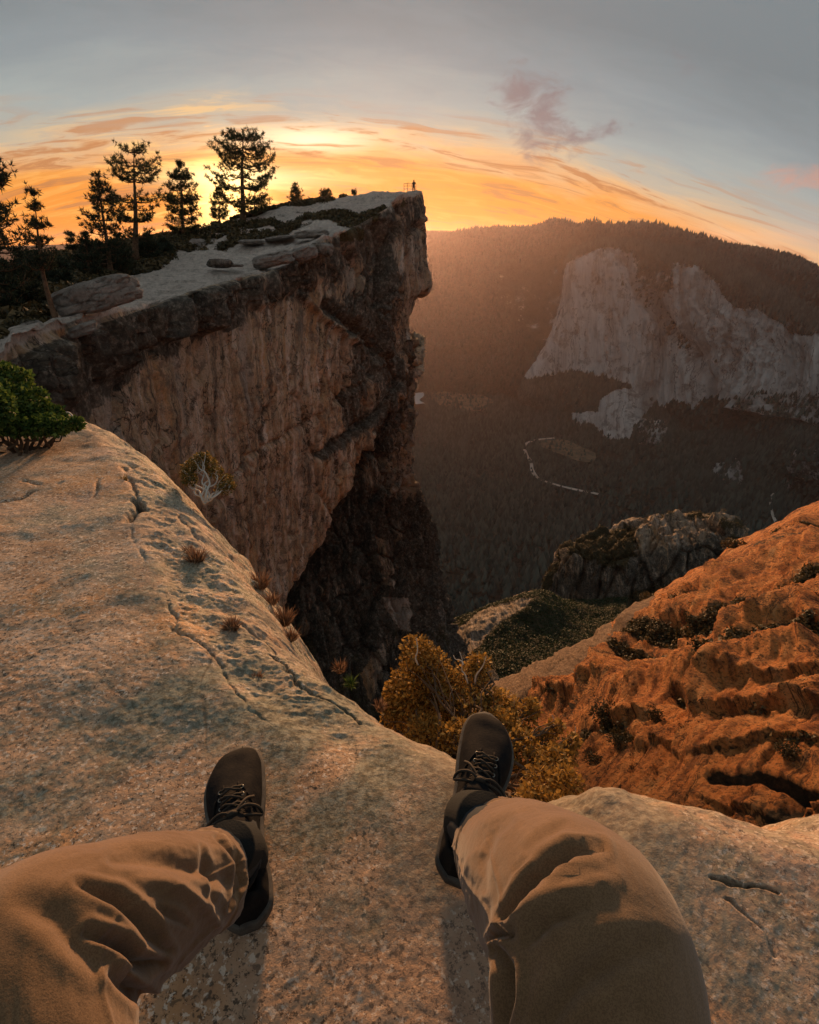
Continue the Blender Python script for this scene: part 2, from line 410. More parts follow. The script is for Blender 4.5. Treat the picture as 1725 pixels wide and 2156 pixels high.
def rock_cliff(name, dark=1.0, attrnames=True, tan=(0.39, 0.27, 0.165), sc=1.0, lightness=1.0):
    """big weathered granite wall: streaks follow the surface coordinates su (across) and sv (down)"""
    m, t, b = new_mat(name); o = t.obj()
    su, sv = t.attr('su'), t.attr('sv')
    st = t.comb(t.m('MULTIPLY', su, 1.0), t.m('MULTIPLY', sv, 0.10), 0)
    st2 = t.vm('ADD', st, t.scale(t.noise(o, 0.25 * sc, 4, 0.6, color=True), (1.6, 0.5, 0)))
    s1 = t.noise(st2, 0.9 * sc, 9, 0.72)
    s2 = t.noise(t.vm('ADD', st2, (40, 9, 0)), 0.28 * sc, 7, 0.65)
    col = t.ramp(s1, [(0.28, (0.085, 0.065, 0.05)), (0.40, (0.18, 0.135, 0.10)), (0.49, tan), (0.56, (0.46, 0.35, 0.26)), (0.68, (0.62, 0.53, 0.45))])
    col = t.mix(t.ss(s2, 0.52, 0.66, 0, 0.65), col, (0.43, 0.215, 0.075))
    col = t.mix(t.ss(s2, 0.47, 0.34, 0, 0.6), col, (0.33, 0.29, 0.25))
    blot = t.noise(o, 0.8 * sc, 9, 0.75)
    col = t.mix(t.ss(blot, 0.50, 0.40, 0, 0.65), col, (0.12, 0.09, 0.07))
    fine = t.noise(o, 6 * sc, 6, 0.8)
    col = t.mix(t.ss(fine, 0.48, 0.36, 0, 0.6), col, (0.075, 0.06, 0.05))
    col = t.mix(t.ss(fine, 0.55, 0.68, 0, 0.5), col, (0.58, 0.47, 0.37))
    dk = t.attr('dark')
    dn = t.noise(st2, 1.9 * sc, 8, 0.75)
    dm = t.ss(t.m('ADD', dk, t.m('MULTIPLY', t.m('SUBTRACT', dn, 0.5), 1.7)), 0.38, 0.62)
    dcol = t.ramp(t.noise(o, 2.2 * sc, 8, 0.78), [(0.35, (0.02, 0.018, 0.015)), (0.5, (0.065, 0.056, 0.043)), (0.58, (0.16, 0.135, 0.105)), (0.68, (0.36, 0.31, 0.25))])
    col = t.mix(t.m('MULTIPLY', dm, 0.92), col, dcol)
    jn_ = t.m('MULTIPLY', t.joints(t.vm('ADD', t.comb(t.m('MULTIPLY', su, 0.6), t.m('MULTIPLY', sv, 0.12), 0), t.scale(t.noise(o, 0.3 * sc, 4, 0.6, color=True), (1.3, 1.3, 0))), 0.55, 0.009, 5), 0.85)
    jn2_ = t.m('MULTIPLY', t.joints(t.vm('ADD', o, t.scale(t.noise(o, 0.5 * sc, 3, 0.6, color=True), (1.5, 1.5, 1.5))), 0.10 * sc, 0.006, 6), 0.85)
    jn_ = t.m('MAXIMUM', jn_, jn2_)
    col = t.mix(jn_, col, (0.03, 0.024, 0.018))
    pl = t.attr('pale')
    pcol = t.ramp(t.noise(o, 1.5 * sc, 9, 0.75), [(0.33, (0.20, 0.16, 0.13)), (0.45, (0.40, 0.335, 0.28)), (0.58, (0.52, 0.44, 0.375)), (0.7, (0.60, 0.53, 0.46))])
    pcol = t.mix(t.ss(fine, 0.46, 0.36, 0, 0.5), pcol, (0.16, 0.13, 0.10))
    pm = t.ss(t.m('ADD', pl, t.m('MULTIPLY', t.m('SUBTRACT', blot, 0.5), 0.9)), 0.4, 0.6)
    col = t.mix(pm, col, pcol)
    vg = t.attr('veg')
    vm_ = t.ss(t.m('ADD', vg, t.m('MULTIPLY', t.m('SUBTRACT', t.noise(o, 1.4 * sc, 8, 0.75), 0.5), 1.3)), 0.4, 0.58)
    vcol = t.ramp(t.noise(o, 5 * sc, 6, 0.8), [(0.35, (0.022, 0.02, 0.01)), (0.52, (0.065, 0.05, 0.022)), (0.68, (0.15, 0.11, 0.06))])
    col = t.mix(vm_, col, vcol)
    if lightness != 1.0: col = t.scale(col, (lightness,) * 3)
    t.put(b.inputs['Base Color'], col); b.inputs['Roughness'].default_value = 0.9
    nb = t.bump(t.m('SUBTRACT', s1, t.m('MULTIPLY', jn_, 0.25)), 0.9, 1.0 / sc); nb = t.bump(blot, 0.7, 0.9 / sc, nb); nb = t.bump(fine, 0.8, 0.22 / sc, nb)
    t.put(b.inputs['Normal'], nb)
    return m

def rock_slope():
    m, t, b = new_mat('sunset_rust_granite'); o = t.obj()
    lo = t.vm('MULTIPLY', t.comb(t.attr('su'), t.attr('sv'), 0), (0.28, 1.9, 1))
    lo = t.vm('ADD', lo, t.scale(t.noise(o, 0.35, 3, 0.6, color=True), (1.2, 1.2, 0)))
    s1 = t.noise(lo, 1.0, 9, 0.72); s2 = t.noise(o, 1.7, 9, 0.75); s3 = t.noise(o, 9, 7, 0.8)
    col = t.ramp(s1, [(0.32, (0.10, 0.042, 0.016)), (0.41, (0.42, 0.13, 0.03)), (0.48, (0.76, 0.27, 0.065)), (0.60, (0.84, 0.36, 0.11)), (0.72, (0.86, 0.50, 0.22))])  # rust ramp saturated so that the sunset's orange light sits in the colour
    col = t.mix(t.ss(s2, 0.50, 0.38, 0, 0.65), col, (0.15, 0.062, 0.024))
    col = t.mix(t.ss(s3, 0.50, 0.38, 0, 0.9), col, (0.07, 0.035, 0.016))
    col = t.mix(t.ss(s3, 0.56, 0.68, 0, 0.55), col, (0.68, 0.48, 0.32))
    jl = t.joints(t.vm('ADD', lo, t.scale(t.noise(o, 0.8, 3, 0.6, color=True), (0.5, 0.5, 0))), 0.30, 0.010, 6, 0.62)
    jl = t.m('MAXIMUM', jl, t.joints(t.vm('ADD', o, t.scale(t.noise(o, 1.1, 3, 0.6, color=True), (0.6, 0.6, 0.6))), 0.22, 0.007, 6, 0.6))
    col = t.mix(t.m('MULTIPLY', jl, 0.85), col, (0.045, 0.02, 0.008))
    pl = t.attr('pale')
    pc = t.ramp(s2, [(0.35, (0.10, 0.07, 0.05)), (0.5, (0.25, 0.155, 0.095)), (0.65, (0.40, 0.27, 0.17))])
    col = t.mix(t.ss(t.m('ADD', pl, t.m('MULTIPLY', t.m('SUBTRACT', s2, 0.5), 0.9)), 0.4, 0.6), col, pc)
    vg = t.attr('veg')
    vcol = t.ramp(s3, [(0.35, (0.02, 0.017, 0.01)), (0.52, (0.07, 0.045, 0.02)), (0.68, (0.16, 0.10, 0.05))])
    col = t.mix(t.ss(t.m('ADD', vg, t.m('MULTIPLY', t.m('SUBTRACT', s2, 0.5), 1.3)), 0.42, 0.58), col, vcol)
    t.put(b.inputs['Base Color'], col); b.inputs['Roughness'].default_value = 0.85
    nb = t.bump(t.m('SUBTRACT', s1, t.m('MULTIPLY', jl, 0.3)), 0.8, 0.6); nb = t.bump(s2, 0.8, 0.45, nb); nb = t.bump(s3, 1.0, 0.25, nb)
    t.put(b.inputs['Normal'], nb)
    return m

def far_rock(name, lightness=1.0):
    """kilometre sized walls; attributes rock (bare granite share) and su/sv in metres"""
    m, t, b = new_mat(name); o = t.obj()
    su, sv = t.attr('su'), t.attr('sv')
    st = t.comb(t.m('MULTIPLY', su, 0.01), t.m('MULTIPLY', sv, 0.0013), 0)
    st = t.vm('ADD', st, t.scale(t.noise(o, 0.002, 4, 0.6, color=True), (0.8, 0.8, 0)))
    s1 = t.noise(st, 2.6, 10, 0.74)
    bl = t.noise(o, 0.012, 9, 0.72)
    col = t.ramp(s1, [(0.30, (0.36, 0.34, 0.32)), (0.45, (0.58, 0.56, 0.53)), (0.57, (0.72, 0.70, 0.66)), (0.72, (0.82, 0.80, 0.77))])
    col = t.mix(t.ss(bl, 0.50, 0.38, 0, 0.7), col, (0.17, 0.15, 0.13))
    lg = t.noise(t.comb(t.m('MULTIPLY', su, 0.004), t.m('MULTIPLY', sv, 0.0009), 0), 1.4, 6, 0.62, 0.5)
    col = t.mix(t.ss(lg, 0.48, 0.40, 0, 0.5), col, (0.16, 0.14, 0.12))
    jf = t.joints(t.vm('ADD', t.comb(t.m('MULTIPLY', su, 0.010), t.m('MULTIPLY', sv, 0.0022), 0), t.scale(t.noise(o, 0.004, 4, 0.6, color=True), (1.1, 1.1, 0))), 0.6, 0.010, 6)
    col = t.mix(t.m('MULTIPLY', jf, 0.75), col, (0.09, 0.08, 0.07))
    fst = t.noise(o, 0.05, 6, 0.8)
    fcol = t.ramp(fst, [(0.35, (0.014, 0.022, 0.017)), (0.52, (0.034, 0.042, 0.032)), (0.68, (0.08, 0.08, 0.06))])
    rk = t.attr('rock')
    rm = t.ss(t.m('ADD', rk, t.m('MULTIPLY', t.m('SUBTRACT', t.noise(o, 0.008, 9, 0.78), 0.5), 1.2)), 0.42, 0.56)
    col = t.mix(rm, fcol, col)
    if lightness != 1.0: col = t.scale(col, (lightness,) * 3)
    t.put(b.inputs['Base Color'], col); b.inputs['Roughness'].default_value = 0.95
    nb = t.bump(s1, 0.9, 90.0); nb = t.bump(bl, 0.9, 70.0, nb); nb = t.bump(fst, 0.6, 10.0, nb)
    t.put(b.inputs['Normal'], nb)
    return m

def leaf_mat(name, c0, c1, c2, scale=8.0, transl=0.25, rough=0.65):
    m, t, b = new_mat(name); o = t.obj()
    n = t.noise(o, scale, 4, 0.7)
    gi = t.n.new('ShaderNodeNewGeometry').outputs['Random Per Island']
    f = t.m('ADD', t.m('MULTIPLY', n, 0.5), t.m('MULTIPLY', gi, 0.5))
    col = t.ramp(f, [(0.28, c0), (0.5, c1), (0.74, c2)])
    t.put(b.inputs['Base Color'], col); b.inputs['Roughness'].default_value = rough
    if transl:
        tr = t.n.new('ShaderNodeBsdfTranslucent'); t.put(tr.inputs[0], col)
        mx = t.n.new('ShaderNodeMixShader'); mx.inputs[0].default_value = transl
        out = t.n['Material Output']
        t.l.new(b.outputs[0], mx.inputs[1]); t.l.new(tr.outputs[0], mx.inputs[2]); t.l.new(mx.outputs[0], out.inputs[0])
    return m
def plain(name, c, rough=0.8, bump_scale=None, bump=0.3, bd=0.01, c2=None, cs=6.0, metallic=0.0):
    m, t, b = new_mat(name); o = t.obj()
    if c2 is not None: t.put(b.inputs['Base Color'], t.mix(t.ss(t.noise(o, cs, 6, 0.7), 0.38, 0.62), c, c2))
    else: b.inputs['Base Color'].default_value = (*c, 1)
    b.inputs['Roughness'].default_value = rough; b.inputs['Metallic'].default_value = metallic
    if bump_scale: t.put(b.inputs['Normal'], t.bump(t.noise(o, bump_scale, 6, 0.7), bump, bd))
    return m

M_LEDGE = rock_near()
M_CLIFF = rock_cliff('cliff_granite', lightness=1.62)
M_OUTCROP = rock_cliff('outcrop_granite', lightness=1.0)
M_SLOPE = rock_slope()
M_FAR = far_rock('far_granite')
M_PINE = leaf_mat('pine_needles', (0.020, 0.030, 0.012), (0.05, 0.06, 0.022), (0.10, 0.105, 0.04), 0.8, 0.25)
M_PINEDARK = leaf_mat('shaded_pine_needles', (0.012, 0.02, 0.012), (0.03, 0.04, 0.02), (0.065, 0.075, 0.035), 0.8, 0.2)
M_BARK = plain('pine_bark', (0.10, 0.055, 0.03), 0.9, 9, 0.8, 0.04, (0.20, 0.11, 0.06), 5)
M_SCRUB = leaf_mat('scrub_leaves', (0.03, 0.026, 0.010), (0.075, 0.055, 0.02), (0.15, 0.10, 0.04), 0.6, 0.2)
M_GREEN = leaf_mat('manzanita_leaves', (0.022, 0.050, 0.010), (0.065, 0.115, 0.020), (0.17, 0.22, 0.045), 9, 0.3)
M_GOLD = leaf_mat('autumn_oak_leaves', (0.12, 0.07, 0.015), (0.35, 0.20, 0.045), (0.56, 0.34, 0.09), 7, 0.35)
M_OLIVE = leaf_mat('olive_leaves', (0.05, 0.05, 0.012), (0.16, 0.125, 0.03), (0.33, 0.20, 0.06), 9, 0.3)
M_DRY = leaf_mat('dry_grass', (0.13, 0.065, 0.035), (0.26, 0.14, 0.075), (0.44, 0.29, 0.18), 12, 0.2)
M_TWIG = plain('twig_bark', (0.10, 0.065, 0.04), 0.85)
M_BLEACH = plain('bleached_wood', (0.50, 0.46, 0.40), 0.8)
M_MOSS = leaf_mat('bright_moss', (0.03, 0.12, 0.01), (0.08, 0.28, 0.03), (0.16, 0.42, 0.06), 40, 0.2)
M_FOREST = leaf_mat('forest_needles', (0.010, 0.022, 0.018), (0.024, 0.042, 0.034), (0.05, 0.07, 0.055), 0.01, 0.0, 0.9)
M_BOULDER = rock_cliff('boulder_granite')

# ================================================================== THE GREAT CLIFF
ax_ = np.array
rimx = [(-200, 860, 22), (-60, 800, 24), (60, 745, 27), (150, 705, 31), (300, 652, 40), (450, 603, 50), (590, 566, 60), (704, 500, 67), (762, 468, 73), (832, 428, 79), (884, 413, 85)]
skyl = [(-330, 640, 45), (-220, 620, 48), (-100, 592, 52), (0, 572, 58), (150, 535, 70), (300, 508, 82), (450, 474, 92), (600, 434, 98), (700, 420, 98), (802, 408, 95), (880, 409, 89)]
lipb = [(-190, 980, 22), (-40, 930, 24), (100, 880, 27), (180, 850, 31), (312, 748, 39.5), (456, 690, 49.5), (596, 636, 59.5), (712, 592, 67), (766, 550, 73), (838, 505, 79), (891, 470, 85)]
arch = [(60, 1650, 27), (110, 1650, 29), (190, 1640, 32), (300, 1600, 37), (420, 1500, 45), (528, 1385, 53), (608, 1245, 59), (688, 1105, 65), (764, 972, 71.5), (830, 858, 78.5), (866, 775, 84)]
tipc = [(891, 470, 85), (895, 535, 85), (902, 604, 84.5), (873, 622, 84.5), (858, 688, 84), (868, 775, 84)]
fr_ = [0, .2, .42, .55, .78, 1]
C = []
R, S, Lb, Ar = map(ax_, (rimx, skyl, lipb, arch))
back = S + ax_([0, 30, 0.0]); back[:, 2] *= 1.35
C.append(back); C.append(S); C.append(S * .5 + R * .5 + ax_([0, -3, 0])); C.append(S * .08 + R * .92 + ax_([0, -2, 0])); C.append(R)
for k, f in enumerate(fr_):
    row = Lb * (1 - f) + Ar * f
    row[-1] = tipc[k]; 
    row[:-1, 2] -= 1.6 * math.sin(PI * min(f * 1.4, 1))          # the belly of the overhang
    C.append(row)
u1 = C[-1].copy(); u1[:, 1] -= 25; u1[:, 2] += 9; C.append(u1)
u2 = u1.copy(); u2[:, 1] -= 40; u2[:, 2] += 12; C.append(u2)
C = np.array(C)
# turn the prow: two more columns that run away behind it
e1 = C[:, -1].copy(); e1[:, 0] -= 7; e1[:, 2] += 9
e2 = e1.copy(); e2[:, 0] -= 70; e2[:, 2] += 40
C = np.concatenate([C, e1[:, None], e2[:, None]], 1)
NR, NC = 560, 520
px, py, P = net(C, NR, NC)
rowt = np.linspace(0, len(C) - 1, NR)[:, None] * np.ones((1, NC))
colt = np.linspace(0, C.shape[1] - 1, NC)[None, :] * np.ones((NR, 1))
face = sstep(3.7, 4.3, rowt)
Nrm = grid_normals(P)
su = np.cumsum(np.linalg.norm(np.diff(P[NR // 2], axis=0, prepend=P[NR // 2][:1]), axis=1))[None, :] * np.ones((NR, 1))
sv = -P[..., 2]
st = np.stack([su, sv * 0.22, np.zeros_like(su)], -1)
wst = st + 1.2 * fbm(P * 0.12, 3, seed=3)[..., None]
prow = sstep(6.2, 7.6, colt) * (1 - sstep(11.0, 11.8, colt))
cid, ce = worley(np.stack([wst[..., 0] * 0.24, wst[..., 1] * 0.30 + wst[..., 0] * .05, wst[..., 2] * 0], -1), 4)
cid2, ce2 = worley(np.stack([wst[..., 0] * 0.70, wst[..., 1] * 0.8, wst[..., 2] * 0], -1), 8)
dsp = face * (0.9 * fbm(wst * 0.28, 6, 0.55, 1) + 0.30 * fbm(P * 0.9, 5, 0.6, 2))
dsp += face * prow * (1.5 * (cid - 0.5) - 1.1 * (1 - sstep(0.0, 0.10, ce)) + 0.7 * (cid2 - 0.5) - 0.5 * (1 - sstep(0.0, 0.12, ce2)))
dsp += face * (1 - prow) * (0.55 * (cid - 0.5) - 0.35 * (1 - sstep(0, 0.06, ce)))
# the lip: blocky rim band that stands proud of the wall below
lipm = sstep(3.9, 4.15, rowt) * (1 - sstep(4.75, 5.0 + 0.25 * fbm(wst * 0.35, 4, seed=31), rowt)) * (1 - prow)
dsp += lipm * (0.9 + 1.7 * (cid2 - 0.5) - 0.7 * (1 - sstep(0, .15, ce2)) + 1.2 * (cid - .5) + .5 * fbm(wst * .8, 4, .6, 35))
# long diagonal flakes and the arching corner
flakes = [([(700, 640), (765, 700), (818, 760), (838, 800)], 9, -1.3), ([(838, 800), (800, 862), (742, 915), (672, 958)], 7, -1.6),
          ([(640, 620), (690, 670), (760, 720)], 7, 0.9), ([(800, 470), (806, 560), (812, 640)], 9, -1.8), ([(905, 700), (760, 815), (640, 900), (520, 960)], 5, -0.5),
          ([(560, 860), (548, 930), (552, 990)], 5, -0.8), ([(640, 810), (652, 900)], 5, -0.6), ([(745, 430), (770, 520), (775, 640)], 6, -0.8)]
dk = np.zeros_like(su)
for pts, wd, amp in flakes:
    dd, tt = seg_dist(px + 10 * fbm(P * 0.2, 3, seed=5), py, pts)
    gsh = np.exp(-(dd / wd) ** 2)
    dsp += amp * gsh * face
    if amp < -0.7: dk += 0.9 * np.exp(-(dd / (wd * 1.6)) ** 2)
# plateau top: thin exfoliation sheets
top = 1 - sstep(3.8, 4.05, rowt)
lay = fbm(np.stack([P[..., 0], P[..., 1], P[..., 2] * 3], -1) * 0.14, 4, seed=21) * 3
ter = (np.floor(lay * 2.2) + sstep(0.75, 1.0, lay * 2.2 - np.floor(lay * 2.2))) / 2.2
rimw = np.exp(-((rowt - 4.0) / .55) ** 2); dsp += rimw * (1.0 * fbm(np.stack([su * .16, 0 * su, 0 * su], -1), 5, .6, 33)) * (1 - .7 * prow)
dspz = top * (0.45 * ter + 0.10 * fbm(P * 0.8, 4, seed=22)) * sstep(0.9, 1.6, rowt)
edge_fade = 1.0
P = P + Nrm * (dsp * edge_fade)[..., None]; P[..., 2] += dspz
# colour masks (bare slabs, brush, black seepage band)
jn = 14 * fbm(P * 0.15, 4, seed=41)
vegpoly = [(-500, 400), (-500, 800), (-60, 772), (60, 722), (118, 672), (150, 622), (285, 566), (350, 546), (430, 530), (505, 520), (560, 508), (600, 498), (650, 480), (720, 468),
           (790, 470), (850, 432), (800, 436), (745, 448), (650, 446), (690, 425), (740, 412), (700, 380), (200, 380)]
veg = in_poly(px + jn, py + 0.5 * jn, vegpoly) * top * 1.0
veg = veg * np.where((px > 330) & (py < 560), np.clip(.55 + 1.6 * fbm(P * .16, 5, .6, 46), 0, 1), 1)
veg = np.where(in_poly(px, py, [(350, 545), (420, 512), (500, 478), (600, 470), (560, 505), (430, 530)]), veg * (0.35 + 0.6 * (fbm(P * 0.25, 4, seed=43) > -0.05)), veg)
veg += 0.8 * (1 - top) * sstep(0.25, 0.5, fbm(P * 0.3, 4, seed=44)) * (rowt < 5.2) * (py < 520)
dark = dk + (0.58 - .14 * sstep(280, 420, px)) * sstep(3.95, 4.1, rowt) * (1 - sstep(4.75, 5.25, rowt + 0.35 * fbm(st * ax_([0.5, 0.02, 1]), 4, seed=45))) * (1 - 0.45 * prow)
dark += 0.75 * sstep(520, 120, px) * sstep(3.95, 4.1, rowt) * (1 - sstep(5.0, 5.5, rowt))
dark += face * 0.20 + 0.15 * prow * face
seep = [([(760, 640), (800, 700), (820, 760)], 26, .5), ([(780, 700), (760, 800), (745, 880)], 20, .45), ([(820, 600), (822, 700), (815, 800), (810, 900)], 22, .5), ([(500, 660), (490, 730)], 14, .5)]
for pts, wd, a in seep:
    dd, tt = seg_dist(px + jn, py, pts); dark += a * np.exp(-(dd / wd) ** 2) * face
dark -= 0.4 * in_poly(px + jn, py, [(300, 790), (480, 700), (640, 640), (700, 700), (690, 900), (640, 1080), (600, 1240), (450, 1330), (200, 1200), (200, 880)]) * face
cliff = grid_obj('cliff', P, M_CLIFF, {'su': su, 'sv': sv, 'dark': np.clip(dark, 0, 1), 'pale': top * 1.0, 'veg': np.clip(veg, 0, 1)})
tag(cliff, 'sheer overhanging granite cliff with black seepage band under its flat pale top', kind='structure')
CL = dict(px=px, py=py, P=P, veg=veg, top=top, rowt=rowt)

# lower, darker wall under the arch
B = [[(440, 900, 68), (600, 860, 72), (700, 800, 76), (780, 740, 80), (835, 720, 84), (856, 715, 87)],
     [(450, 1000, 68), (606, 960, 72), (706, 900, 76), (786, 850, 80), (836, 800, 84), (858, 790, 87)],
     [(470, 1120, 67), (614, 1080, 71), (712, 1000, 75), (796, 960, 79), (838, 930, 83), (851, 1000, 86)],
     [(490, 1230, 66), (622, 1180, 69), (720, 1120, 73), (808, 1080, 77), (862, 1060, 81), (899, 1110, 84)],
     [(510, 1330, 63), (632, 1280, 66), (728, 1230, 70), (822, 1200, 74), (884, 1190, 78), (924, 1240, 81)],
     [(530, 1420, 58), (645, 1380, 61), (742, 1340, 65), (838, 1310, 69), (906, 1310, 73), (955, 1345, 77)],
     [(545, 1530, 52), (660, 1500, 55), (765, 1470, 59), (860, 1440, 62), (940, 1430, 66), (1020, 1430, 70)],
     [(560, 1700, 44), (690, 1700, 46), (800, 1650, 48), (900, 1600, 50), (1000, 1580, 54), (1100, 1560, 58)]]
B = np.array(B, float)
e1 = B[:, -1].copy(); e1[:, 0] -= 6; e1[:, 2] += 9; e2 = e1.copy(); e2[:, 0] -= 70; e2[:, 2] += 40
B = np.concatenate([B, e1[:, None], e2[:, None]], 1)
NR, NC = 330, 300
px, py, P = net(B, NR, NC); Nrm = grid_normals(P)
su = np.cumsum(np.linalg.norm(np.diff(P[NR // 2], axis=0, prepend=P[NR // 2][:1]), axis=1))[None, :] * np.ones((NR, 1)); sv = -P[..., 2]
st = np.stack([su, sv * 0.25, 0 * su], -1) + 1.6 * fbm(P * 0.1, 3, seed=53)[..., None]
cid, ce = worley(st * ax_([0.30, 0.30, 1]), 14); cid2, ce2 = worley(st * ax_([0.9, 0.8, 1]), 18)
dsp = 1.3 * fbm(st * ax_([.5, .35, 1]), 6, 0.6, 57, ridged=True) + 1.5 * fbm(st * 0.3, 6, 0.6, 51) + 0.7 * fbm(P * 0.7, 5, 0.6, 52) + 2.2 * (cid - 0.5) - 1.4 * (1 - sstep(0, 0.12, ce)) + 0.9 * (cid2 - 0.5) - 0.5 * (1 - sstep(0, 0.12, ce2))
P = P + Nrm * dsp[..., None]
jn = 12 * fbm(P * 0.2, 4, seed=54)
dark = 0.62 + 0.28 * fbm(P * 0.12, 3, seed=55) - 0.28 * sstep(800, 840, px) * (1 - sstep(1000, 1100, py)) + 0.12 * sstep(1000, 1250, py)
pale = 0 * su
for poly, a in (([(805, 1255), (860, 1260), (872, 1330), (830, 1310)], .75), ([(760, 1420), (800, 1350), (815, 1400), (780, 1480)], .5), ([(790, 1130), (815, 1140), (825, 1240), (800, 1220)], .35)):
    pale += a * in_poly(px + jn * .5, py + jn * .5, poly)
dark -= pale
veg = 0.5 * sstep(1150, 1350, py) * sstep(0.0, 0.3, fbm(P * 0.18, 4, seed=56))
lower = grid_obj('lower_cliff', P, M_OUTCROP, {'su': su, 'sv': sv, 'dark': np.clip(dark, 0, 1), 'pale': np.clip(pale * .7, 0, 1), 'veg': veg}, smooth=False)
tag(lower, 'dark fissured cliff wall in shade beneath the arch of the overhang', kind='structure')

# ravine slope between the cliff foot and the outcrop
D = [[(780, 1330, 130), (900, 1330, 130), (950, 1300, 130), (1000, 1310, 135), (1070, 1285, 140), (1140, 1262, 145), (1220, 1260, 150), (1320, 1260, 155)],
     [(780, 1400, 92), (900, 1390, 96), (952, 1328, 104), (1002, 1288, 110), (1070, 1262, 118), (1140, 1245, 124), (1220, 1300, 128), (1320, 1290, 135)],
     [(780, 1450, 80), (900, 1440, 82), (960, 1400, 88), (1010, 1370, 92), (1080, 1350, 98), (1150, 1340, 104), (1230, 1350, 108), (1330, 1340, 115)],
     [(780, 1520, 68), (900, 1510, 70), (960, 1490, 72), (1020, 1450, 76), (1090, 1430, 80), (1160, 1420, 86), (1240, 1420, 90), (1340, 1400, 98)],
     [(780, 1680, 50), (900, 1680, 50), (980, 1680, 50), (1060, 1640, 54), (1130, 1600, 56), (1200, 1560, 60), (1280, 1520, 66), (1360, 1500, 70)]]
px, py, P = net(D, 150, 180); Nrm = grid_normals(P)
dsp = 2.6 * fbm(P * 0.06, 6, 0.58, 61) + 0.6 * fbm(P * 0.6, 4, 0.6, 62)
P = P + Nrm * dsp[..., None]
su = P[..., 0] * 1.0; sv = P[..., 1]
jn = 14 * fbm(P * 0.1, 4, seed=63)
bare = in_poly(px + jn, py + jn, [(940, 1350), (1000, 1285), (1080, 1258), (1130, 1250), (1090, 1290), (1020, 1330), (990, 1400)]) * 1.0
ravine = grid_obj('ravine_slope', P, M_OUTCROP, {'su': su, 'sv': sv, 'dark': np.full_like(su, .45), 'pale': 0.2 * bare, 'veg': 0.85 - 0.6 * bare})
tag(ravine, 'brush filled ravine slope at the foot of the cliff', kind='structure')
RV = dict(px=px, py=py, P=P, bare=bare)

# rocky outcrop in the middle distance
E = [[(1130, 1290, 215), (1152, 1262, 220), (1190, 1200, 225), (1245, 1165, 228), (1300, 1140, 230), (1400, 1120, 235), (1470, 1105, 235), (1530, 1118, 230), (1546, 1135, 225)],
     [(1126, 1275, 175), (1148, 1240, 176), (1180, 1168, 178), (1240, 1135, 182), (1292, 1112, 185), (1398, 1092, 190), (1470, 1079, 192), (1533, 1094, 194), (1552, 1118, 196)],
     [(1124, 1290, 164), (1146, 1252, 164), (1180, 1188, 164), (1243, 1170, 165), (1300, 1163, 166), (1400, 1152, 168), (1470, 1140, 170), (1531, 1118, 174), (1551, 1140, 180)],
     [(1122, 1345, 158), (1143, 1320, 158), (1178, 1290, 158), (1243, 1280, 159), (1300, 1265, 160), (1400, 1225, 163), (1470, 1195, 166), (1530, 1170, 172), (1550, 1170, 178)],
     [(1120, 1440, 150), (1142, 1440, 150), (1180, 1450, 150), (1243, 1440, 150), (1300, 1420, 151), (1400, 1370, 154), (1470, 1330, 158), (1530, 1290, 165), (1552, 1250, 172)]]
E = np.array(E, float)
e1 = E[:, -1].copy(); e1[:, 0] -= 4; e1[:, 2] += 22; e2 = e1.copy(); e2[:, 0] -= 50; e2[:, 2] += 60
f1 = E[:, 0].copy(); f1[:, 0] += 4; f1[:, 2] += 20
E = np.concatenate([f1[:, None], E, e1[:, None], e2[:, None]], 1)
NR, NC = 240, 330
px, py, P = net(E, NR, NC); Nrm = grid_normals(P)
st = P * ax_([.1, .1, .04]) + 0.5 * fbm(P * 0.03, 3, seed=73)[..., None]
cid, ce = worley(st * ax_([1.2, 1.2, 1.0]), 24)
dsp = 3.2 * fbm(st * 1.5, 6, 0.62, 71) + 1.6 * fbm(P * ax_([.35, .35, .06]), 5, .6, 78, ridged=True) + 5.5 * (cid - .5) - 1.8 * (1 - sstep(0, .12, ce)) + .6 * fbm(P * .3, 4, .6, 72)
ro = np.linspace(0, 4, NR)[:, None] * np.ones((1, NC))
dsp *= sstep(0.7, 1.4, ro) * 0.8 + 0.2
P = P + Nrm * dsp[..., None]
jn = 10 * fbm(P * 0.06, 4, seed=74)
tp = 1 - sstep(1.9, 2.15, ro + 0.3 * fbm(P * .05, 4, seed=77))
pale = np.clip(0.40 * tp + 0.42 * in_poly(px + jn, py + jn, [(1330, 1150), (1440, 1140), (1450, 1200), (1400, 1250), (1340, 1210)]), 0, 1)
pale = np.maximum(pale, 0.5 * in_poly(px + jn, py + jn, [(1130, 1200), (1250, 1150), (1220, 1210), (1240, 1290), (1140, 1250)]))
veg = 0.75 * sstep(0.05, 0.3, fbm(P * .045, 4, seed=75) + 0.2 * tp) + 0.6 * sstep(1230, 1300, py + 0.25 * (px - 1200))
pale *= .45
outcrop = grid_obj('rock_outcrop', P, M_OUTCROP, {'su': P[..., 0] * .6, 'sv': -P[..., 2], 'dark': np.clip(.62 - .2 * tp - .2 * pale, 0, 1), 'pale': pale * 0.7, 'veg': np.clip(veg, 0, 1)}, smooth=False)
tag(outcrop, 'blocky rock outcrop crowned with brush in front of the valley forest', kind='structure')
OC = dict(px=px, py=py, P=P, veg=veg)

